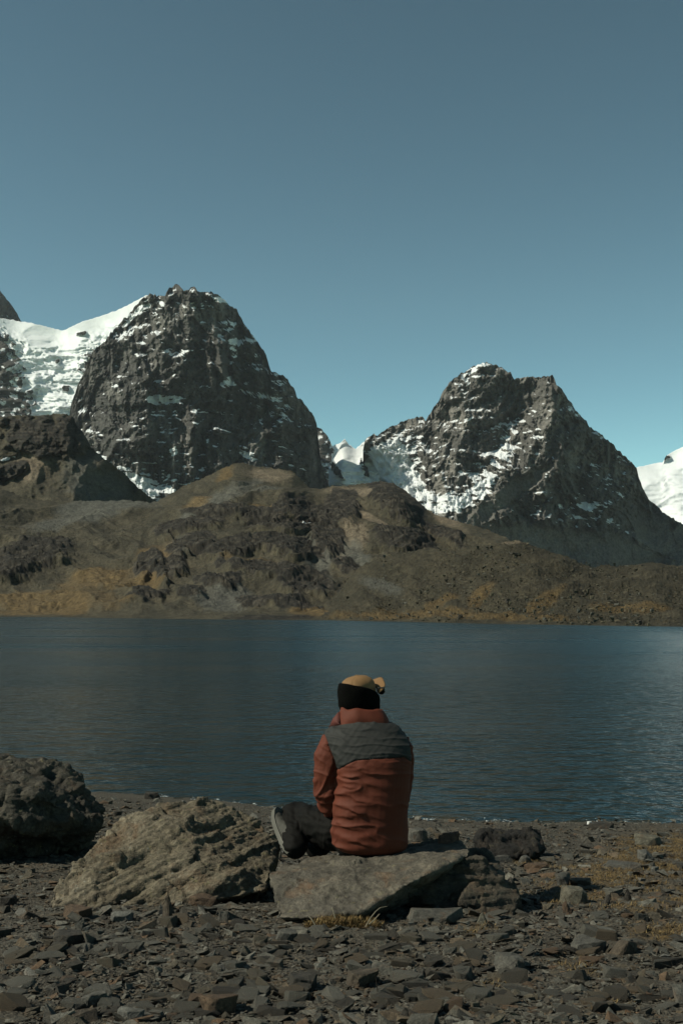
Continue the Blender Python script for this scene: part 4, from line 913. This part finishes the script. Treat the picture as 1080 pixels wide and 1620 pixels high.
# stones one can pick out in the photograph
C_BROWN, C_RUST, C_DARK, C_GREY, C_PALE, C_LICH = (.07, .054, .038), (.085, .055, .034), (.04, .035, .028), (.078, .074, .063), (.11, .107, .094), (.1, .093, .07)
def hit(px, py):
    """ground point seen at a photo pixel"""
    Y = 3.0
    for _ in range(60):
        p = pix(px, py, Y)
        if p[2] <= ground_z(p[0], p[1]): break
        Y += .17
    for st in (.05, .01):
        while True:
            p = pix(px, py, Y - st)
            if p[2] > ground_z(p[0], p[1]): break
            Y -= st
    return Y
def made_stone(px, py, w, h, col, seed, label, Y=None, up=0.0, depth=.7, rot=0.0, name='stone', tilt=0.0, pointed=False):
    Y = Y or hit(px, py + h * .3); base = P3(px, py + h * .5, Y); k = Y * 1.02 / F_PX; rr = random.Random(seed)
    W_, H_, D_ = w * k, h * k, w * k * depth; pts = []
    for i in range(16):
        a = rr.uniform(0, 6.283); zz = rr.choice((-.35, .2, .75, .95)); q = rr.uniform(.8, 1.04) * (1 if not pointed else max(.12, 1.05 - max(zz, 0)))
        pts.append(Vector((math.cos(a) * .5 * W_ * q, math.sin(a) * .5 * D_ * q, H_ * zz)))
    if pointed: pts.append(Vector((.05 * W_, 0, H_)))
    bm = bmesh.new(); hull_bm(bm, pts); bmesh.ops.bevel(bm, geom=bm.edges, offset=.03 * min(W_, H_), segments=1, affect='EDGES')
    bmesh.ops.triangulate(bm, faces=bm.faces); bmesh.ops.subdivide_edges(bm, edges=[e for e in bm.edges if e.calc_length() > .12 * W_], cuts=2); bmesh.ops.triangulate(bm, faces=bm.faces)
    me = bpy.data.meshes.new(name); bm.to_mesh(me); bm.free(); V = coords(me); me.update(); N = normals(me); f = 1 / W_
    V = V + N * (W_ * (.022 * fbm(V[:, 0] * 5 * f, V[:, 1] * 5 * f, V[:, 2] * 11 * f, 3, seed) + .014 * facets(V, 9 * f, seed)))[:, None]; set_coords(me, V)
    set_attrs(me, None, np.array(col) * (1 + .35 * fbm(V[:, 0] * 4 * f, V[:, 1] * 4 * f, V[:, 2] * 8 * f, 3, seed + 4))[:, None])
    o = link(name, me, M_STONE); o.location = base + Vector((0, 0, up)); o.rotation_euler = (0, tilt, rot); meta(o, label, 'stone', 'larger stones on the shore'); return o
PICKED = [
 (265, 1440, 42, 42, C_BROWN, 'upright pointed brown stone in front of the long boulder', 1), (192, 1452, 38, 18, C_PALE, 'smooth oval pale grey stone in front of the long boulder', 0),
 (45, 1447, 42, 20, C_BROWN, 'dark brown blocky stone below the dark left boulder', 0), (108, 1487, 55, 24, C_DARK, 'long dark blocky stone left on the shore', 0),
 (136, 1502, 17, 20, C_PALE, 'small upright pale stone beside the long dark blocky stone', 1), (148, 1585, 44, 30, C_GREY, 'layered blocky grey stone near the bottom left', 0),
 (208, 1606, 46, 20, C_PALE, 'flat pale slate at the bottom edge, left of centre', 0), (138, 1612, 62, 18, C_BROWN, 'broad flat grey brown slate at the bottom left edge', 0),
 (345, 1590, 66, 34, C_RUST, 'big rusty lumpy stone near the bottom, left of centre', 0), (322, 1428, 48, 20, C_RUST, 'rust coloured flat stone at the foot of the long boulder', 0),
 (396, 1418, 34, 16, C_RUST, 'orange brown stone between the long boulder and the slab', 0), (365, 1450, 44, 24, C_GREY, 'rounded grey slate left of the slab', 0),
 (372, 1396, 38, 24, C_BROWN, 'grey brown block leaning on the right end of the long boulder', 0), (455, 1483, 40, 20, C_GREY, 'angular grey stone below the left end of the slab', 0),
 (357, 1532, 32, 14, C_PALE, 'bluish pale flat stone left of centre', 0), (477, 1557, 50, 28, C_DARK, 'dark lumpy stone low in the middle', 0),
 (122, 1447, 54, 22, C_RUST, 'rust brown flat stone at the lower left of the long boulder', 0), (10, 1427, 34, 18, C_DARK, 'dark stone cut by the left picture edge', 0),
 (985, 1500, 46, 30, C_BROWN, 'blocky dark brown stone far right below the turf', 0), (930, 1497, 64, 24, C_GREY, 'wide grey stone beside the blocky dark brown stone', 0),
 (905, 1420, 48, 30, C_LICH, 'lumpy lichened grey stone at the edge of the turf', 0), (892, 1394, 30, 24, C_GREY, 'grey block behind the lumpy lichened stone', 0),
 (917, 1398, 38, 16, C_BROWN, 'brown flat block at the left edge of the dry turf', 0), (992, 1420, 22, 26, C_DARK, 'dark upright stone standing in the dry turf', 1),
 (962, 1427, 38, 24, C_DARK, 'dark pyramid shaped stone in the dry turf', 1), (893, 1440, 36, 26, C_RUST, 'rusty pointed stone below the lumpy lichened stone', 1),
 (806, 1527, 58, 28, C_GREY, 'broad rounded grey slate right of centre', 0), (570, 1550, 60, 30, C_BROWN, 'big dark brown lump low in the middle', 0),
 (690, 1447, 96, 22, C_GREY, 'wide flat slate lying under the overhang of the slab', 0), (762, 1455, 26, 22, C_LICH, 'pale upright stone under the right end of the slab', 1),
 (658, 1322, 36, 22, C_GREY, 'rounded grey stone behind the slab, right of the person', 0), (1025, 1330, 44, 24, C_LICH, 'pale lichened stone near the water, far right', 0),
 (1022, 1354, 28, 18, C_PALE, 'pale block below the lichened stone, far right', 0), (830, 1361, 24, 14, C_GREY, 'small grey block at the foot of the black boulder', 0),
 (795, 1361, 36, 12, C_GREY, 'flat grey stone leaning on the front of the black boulder', 0), (850, 1372, 40, 12, C_RUST, 'rusty flat stone below the black boulder', 0),
 (985, 1371, 64, 10, C_GREY, 'long thin grey slate on the dry turf', 0), (1035, 1377, 16, 10, C_PALE, 'small pale stone on the dry turf, far right', 0),
 (932, 1303, 9, 7, (.7, .7, .68), 'tiny white stone at the waterline, right', 0), (640, 1610, 44, 30, C_DARK, 'pointed dark grey stone at the bottom edge, right of centre', 1),
 (950, 1308, 40, 12, C_DARK, 'low dark rock at the waterline, right', 0), (240, 1258, 28, 9, C_DARK, 'low dark rock at the waterline above the long boulder', 0), (185, 1288, 16, 10, C_DARK, 'small dark stone on the beach between the two left boulders', 0)]
for i, (px, py, w, h, c, lab, pt) in enumerate(PICKED): made_stone(px, py, w, h, c, 500 + i, lab, depth=.75, pointed=bool(pt), rot=(i * 1.7) % 1 - .5)
made_stone(706, 1327, 48, 24, (.085, .05, .038), 601, 'reddish brown stone lying on the back right corner of the slab', Y=5.98, depth=.6)

# dry turf, the straw tuft and its stalk
def blades(n, pos, ln, lean, wid, seed, cols):
    g_ = np.random.default_rng(seed); a = g_.random(n) * 6.283; L = ln * (.5 + g_.random(n)); t = lean[0] + (lean[1] - lean[0]) * g_.random(n)
    d = np.stack([np.cos(a) * np.sin(t), np.sin(a) * np.sin(t), np.cos(t)], -1); sd_ = np.stack([-np.sin(a), np.cos(a), a * 0], -1) * (wid * (.6 + .8 * g_.random(n)))[:, None]
    tip = pos + d * L[:, None]; mid = pos + d * (L * .55)[:, None] + np.array((0, 0, .12)) * L[:, None]
    V = np.stack([pos - sd_, pos + sd_, mid + sd_ * .7, mid - sd_ * .7, tip], 1).reshape(-1, 3); k = np.arange(n)[:, None] * 5
    F_ = np.concatenate([k + [0, 1, 2], k + [0, 2, 3], k + [3, 2, 4]]); C_ = np.array(cols)[g_.integers(0, len(cols), n)] * (.7 + .6 * g_.random(n))[:, None]
    return V, F_, np.repeat(C_, 5, 0)
m_, t_, b_ = new_mat('dry_grass'); g_n = G(t_); g_n.l(g_n.attr('Col', 'Color'), b_.inputs['Base Color']); b_.inputs['Roughness'].default_value = .8; b_.inputs['Specular IOR Level'].default_value = .2; M_GRASS = m_
STRAW = [(.17, .115, .048), (.13, .085, .035), (.2, .145, .065), (.1, .065, .027), (.07, .048, .024)]
n = 420000; ty = 3.4 + rng.random(n) * 7; tx = -0.5 + rng.random(n) * 4.2; k = rng.random(n) < turf_mask(tx, ty) * .55; tx, ty = tx[k], ty[k]
V, Fc, C_ = blades(len(tx), np.stack([tx, ty, ground_z(tx, ty) + .004], -1),   .024, (1.0, 1.55), .0014, 9, STRAW)
me = np_mesh('dry_turf', V, Fc, False, None, C_); meta(link('dry_turf', me, M_GRASS), kind='stuff')
tuft = bpy.data.objects.new('grass_tuft', None); COL.objects.link(tuft); Yt = float(hit(545, 1466)); tuft.location = P3(545, 1466, Yt); meta(tuft, 'straw coloured cushion of dry grass against the front edge of the slab', 'grass tuft')
n = 5200; a = rng.random(n) * 6.283; q = np.sqrt(rng.random(n)); cx, cy, cz = tuft.location
hx = .17 * q * np.cos(a); hy = .075 * q * np.sin(a); pos = np.stack([cx + hx, cy + .03 + hy, cz - .012 + .028 * (1 - q ** 2) * (1 + .6 * noise(hx * 22, hy * 22, 0, 4))], -1)
V, Fc, C_ = blades(n, pos,   .024, (.3, 1.35), .0018, 10, [tuple(c * 1.5 for c in x) for x in STRAW]); link('blades', np_mesh('blades', V, Fc, False, None, C_), M_GRASS, tuft)
for k, pts in enumerate([[(578, 1466), (586, 1452), (594, 1442), (601, 1436), (612, 1434)], [(584, 1462), (592, 1455), (600, 1446)], [(500, 1466), (494, 1456), (489, 1450)], [(530, 1452), (527, 1442), (525, 1436)]]):
    bm = bmesh.new(); tube(bm, [P3(x, y, Yt - .04 + .01 * j) for j, (x, y) in enumerate(pts)], [.0028 - .0004 * j for j in range(len(pts))], 6); me = bpy.data.meshes.new('stalk'); bm.to_mesh(me); bm.free()
    set_attrs(me, None, np.repeat(np.array([(.2, .175, .125)]), len(me.vertices), 0)); link('stalk', me, M_GRASS, tuft)

# foam at the waterline
m_, t_, b_ = new_mat('foam'); b_.inputs['Base Color'].default_value = (.75, .77, .77, 1); b_.inputs['Roughness'].default_value = .6
fx = np.concatenate([rng.uniform(-2.4, -.4, 110), rng.uniform(.6, 2.0, 150), rng.uniform(2.0, 3.4, 40)]); fy = water_line(fx) + rng.normal(-.03, .07, len(fx)); vs_, fs_, off = [], [], 0
cl = noise(fx * 4, fx * 0, 0, 77) > .0
for x, y in zip(fx[cl], fy[cl]):
    V, Fc = fine_lib[int(rng.integers(0, len(fine_lib)))]; L = .008 + .022 * rng.random() ** 2; vs_.append(V * (L * 1.6, L, L * .6) + (x, y, max(ground_z(x, y), 0) + .008)); fs_.append(Fc + off); off += len(V)
me = np_mesh('foam', np.concatenate(vs_), np.concatenate(fs_), True); meta(link('foam', me, m_), kind='stuff')

# rubble and single rocks on the far shore
def far_point(px, py, top):
    sp = np.interp(px, *np.array(SHORE).T); Ys = shore_Y(px); f = np.clip((sp - py) / (sp - np.interp(px, *np.array(top, float).T)), 0, 1)
    return pix(px, py, Ys + 62 * f)
MT = [(470, 978), (540, 930), (610, 878), (700, 868), (820, 856), (915, 890), (1080, 896)]
vs_, fs_, cs_, off = [], [], [], 0
rx = rng.uniform(540, 1090, 5200); ry = np.interp(rx, *np.array(MT, float).T) + rng.random(len(rx)) * 118
for x, y in zip(rx, ry):
    if y > np.interp(x, *np.array(SHORE).T) - 1: continue
    V, Fc = fine_lib[int(rng.integers(0, len(fine_lib)))]; L = .26 + .7 * rng.random() ** 6; vs_.append(V * (L, L, L * 1.8) + far_point(x, y, MT) + (0, -.4, .1)); fs_.append(Fc + off); off += len(V)
    cs_.append(np.repeat(np.array([BROWN * 1.6, GREY, BROWN * 1.3, TURF * 1.5])[rng.integers(0, 4)][None] * (.7 + .5 * rng.random()), len(V), 0))
me = np_mesh('rubble', np.concatenate(vs_), np.concatenate(fs_), False, None, np.concatenate(cs_)); meta(link('rubble', me, M_STONE), kind='stuff')
for i, (px, py, w, h, lab) in enumerate([(728, 975, 10, 6, 'dark rock on the golden far shore, right of the person'), (645, 972, 7, 4, 'pale little rock on the far shore above the head'), (1010, 984, 9, 6, 'dark rock on the far shore at the right'), (1057, 979, 8, 5, 'rock on the far shore near the right edge'),
                                         (863, 981, 7, 4, 'small rock on the far shore right of centre'), (802, 950, 8, 5, 'grey block halfway up the moraine slope'), (815, 877, 18, 5, 'dark ledge block near the top of the moraine slope')]):
    o = made_stone(px, py, w, h, C_DARK if i != 1 else C_PALE, 700 + i, lab, Y=float(far_point(px, py, MT)[1]) - 1.2, name='shore_rock'); o['group'] = 'rocks on the far shore'; o['category'] = 'rock'


# thin mountain air
bm = bmesh.new(); bmesh.ops.create_cube(bm, size=1.0); me = bpy.data.meshes.new('haze'); bm.to_mesh(me); bm.free()
hm = bpy.data.materials.new('haze'); hm.use_nodes = True; hm.node_tree.nodes.clear()
pv = hm.node_tree.nodes.new('ShaderNodeVolumePrincipled'); pv.inputs['Color'].default_value = (.8, .9, 1, 1); pv.inputs['Density'].default_value = 2.4e-5; pv.inputs['Anisotropy'].default_value = .2
ho = hm.node_tree.nodes.new('ShaderNodeOutputMaterial'); hm.node_tree.links.new(pv.outputs[0], ho.inputs['Volume'])
o = link('haze', me, hm); o.scale = (15000, 6200, 1508); o.location = (0, 2400, 747); meta(o, kind='stuff')
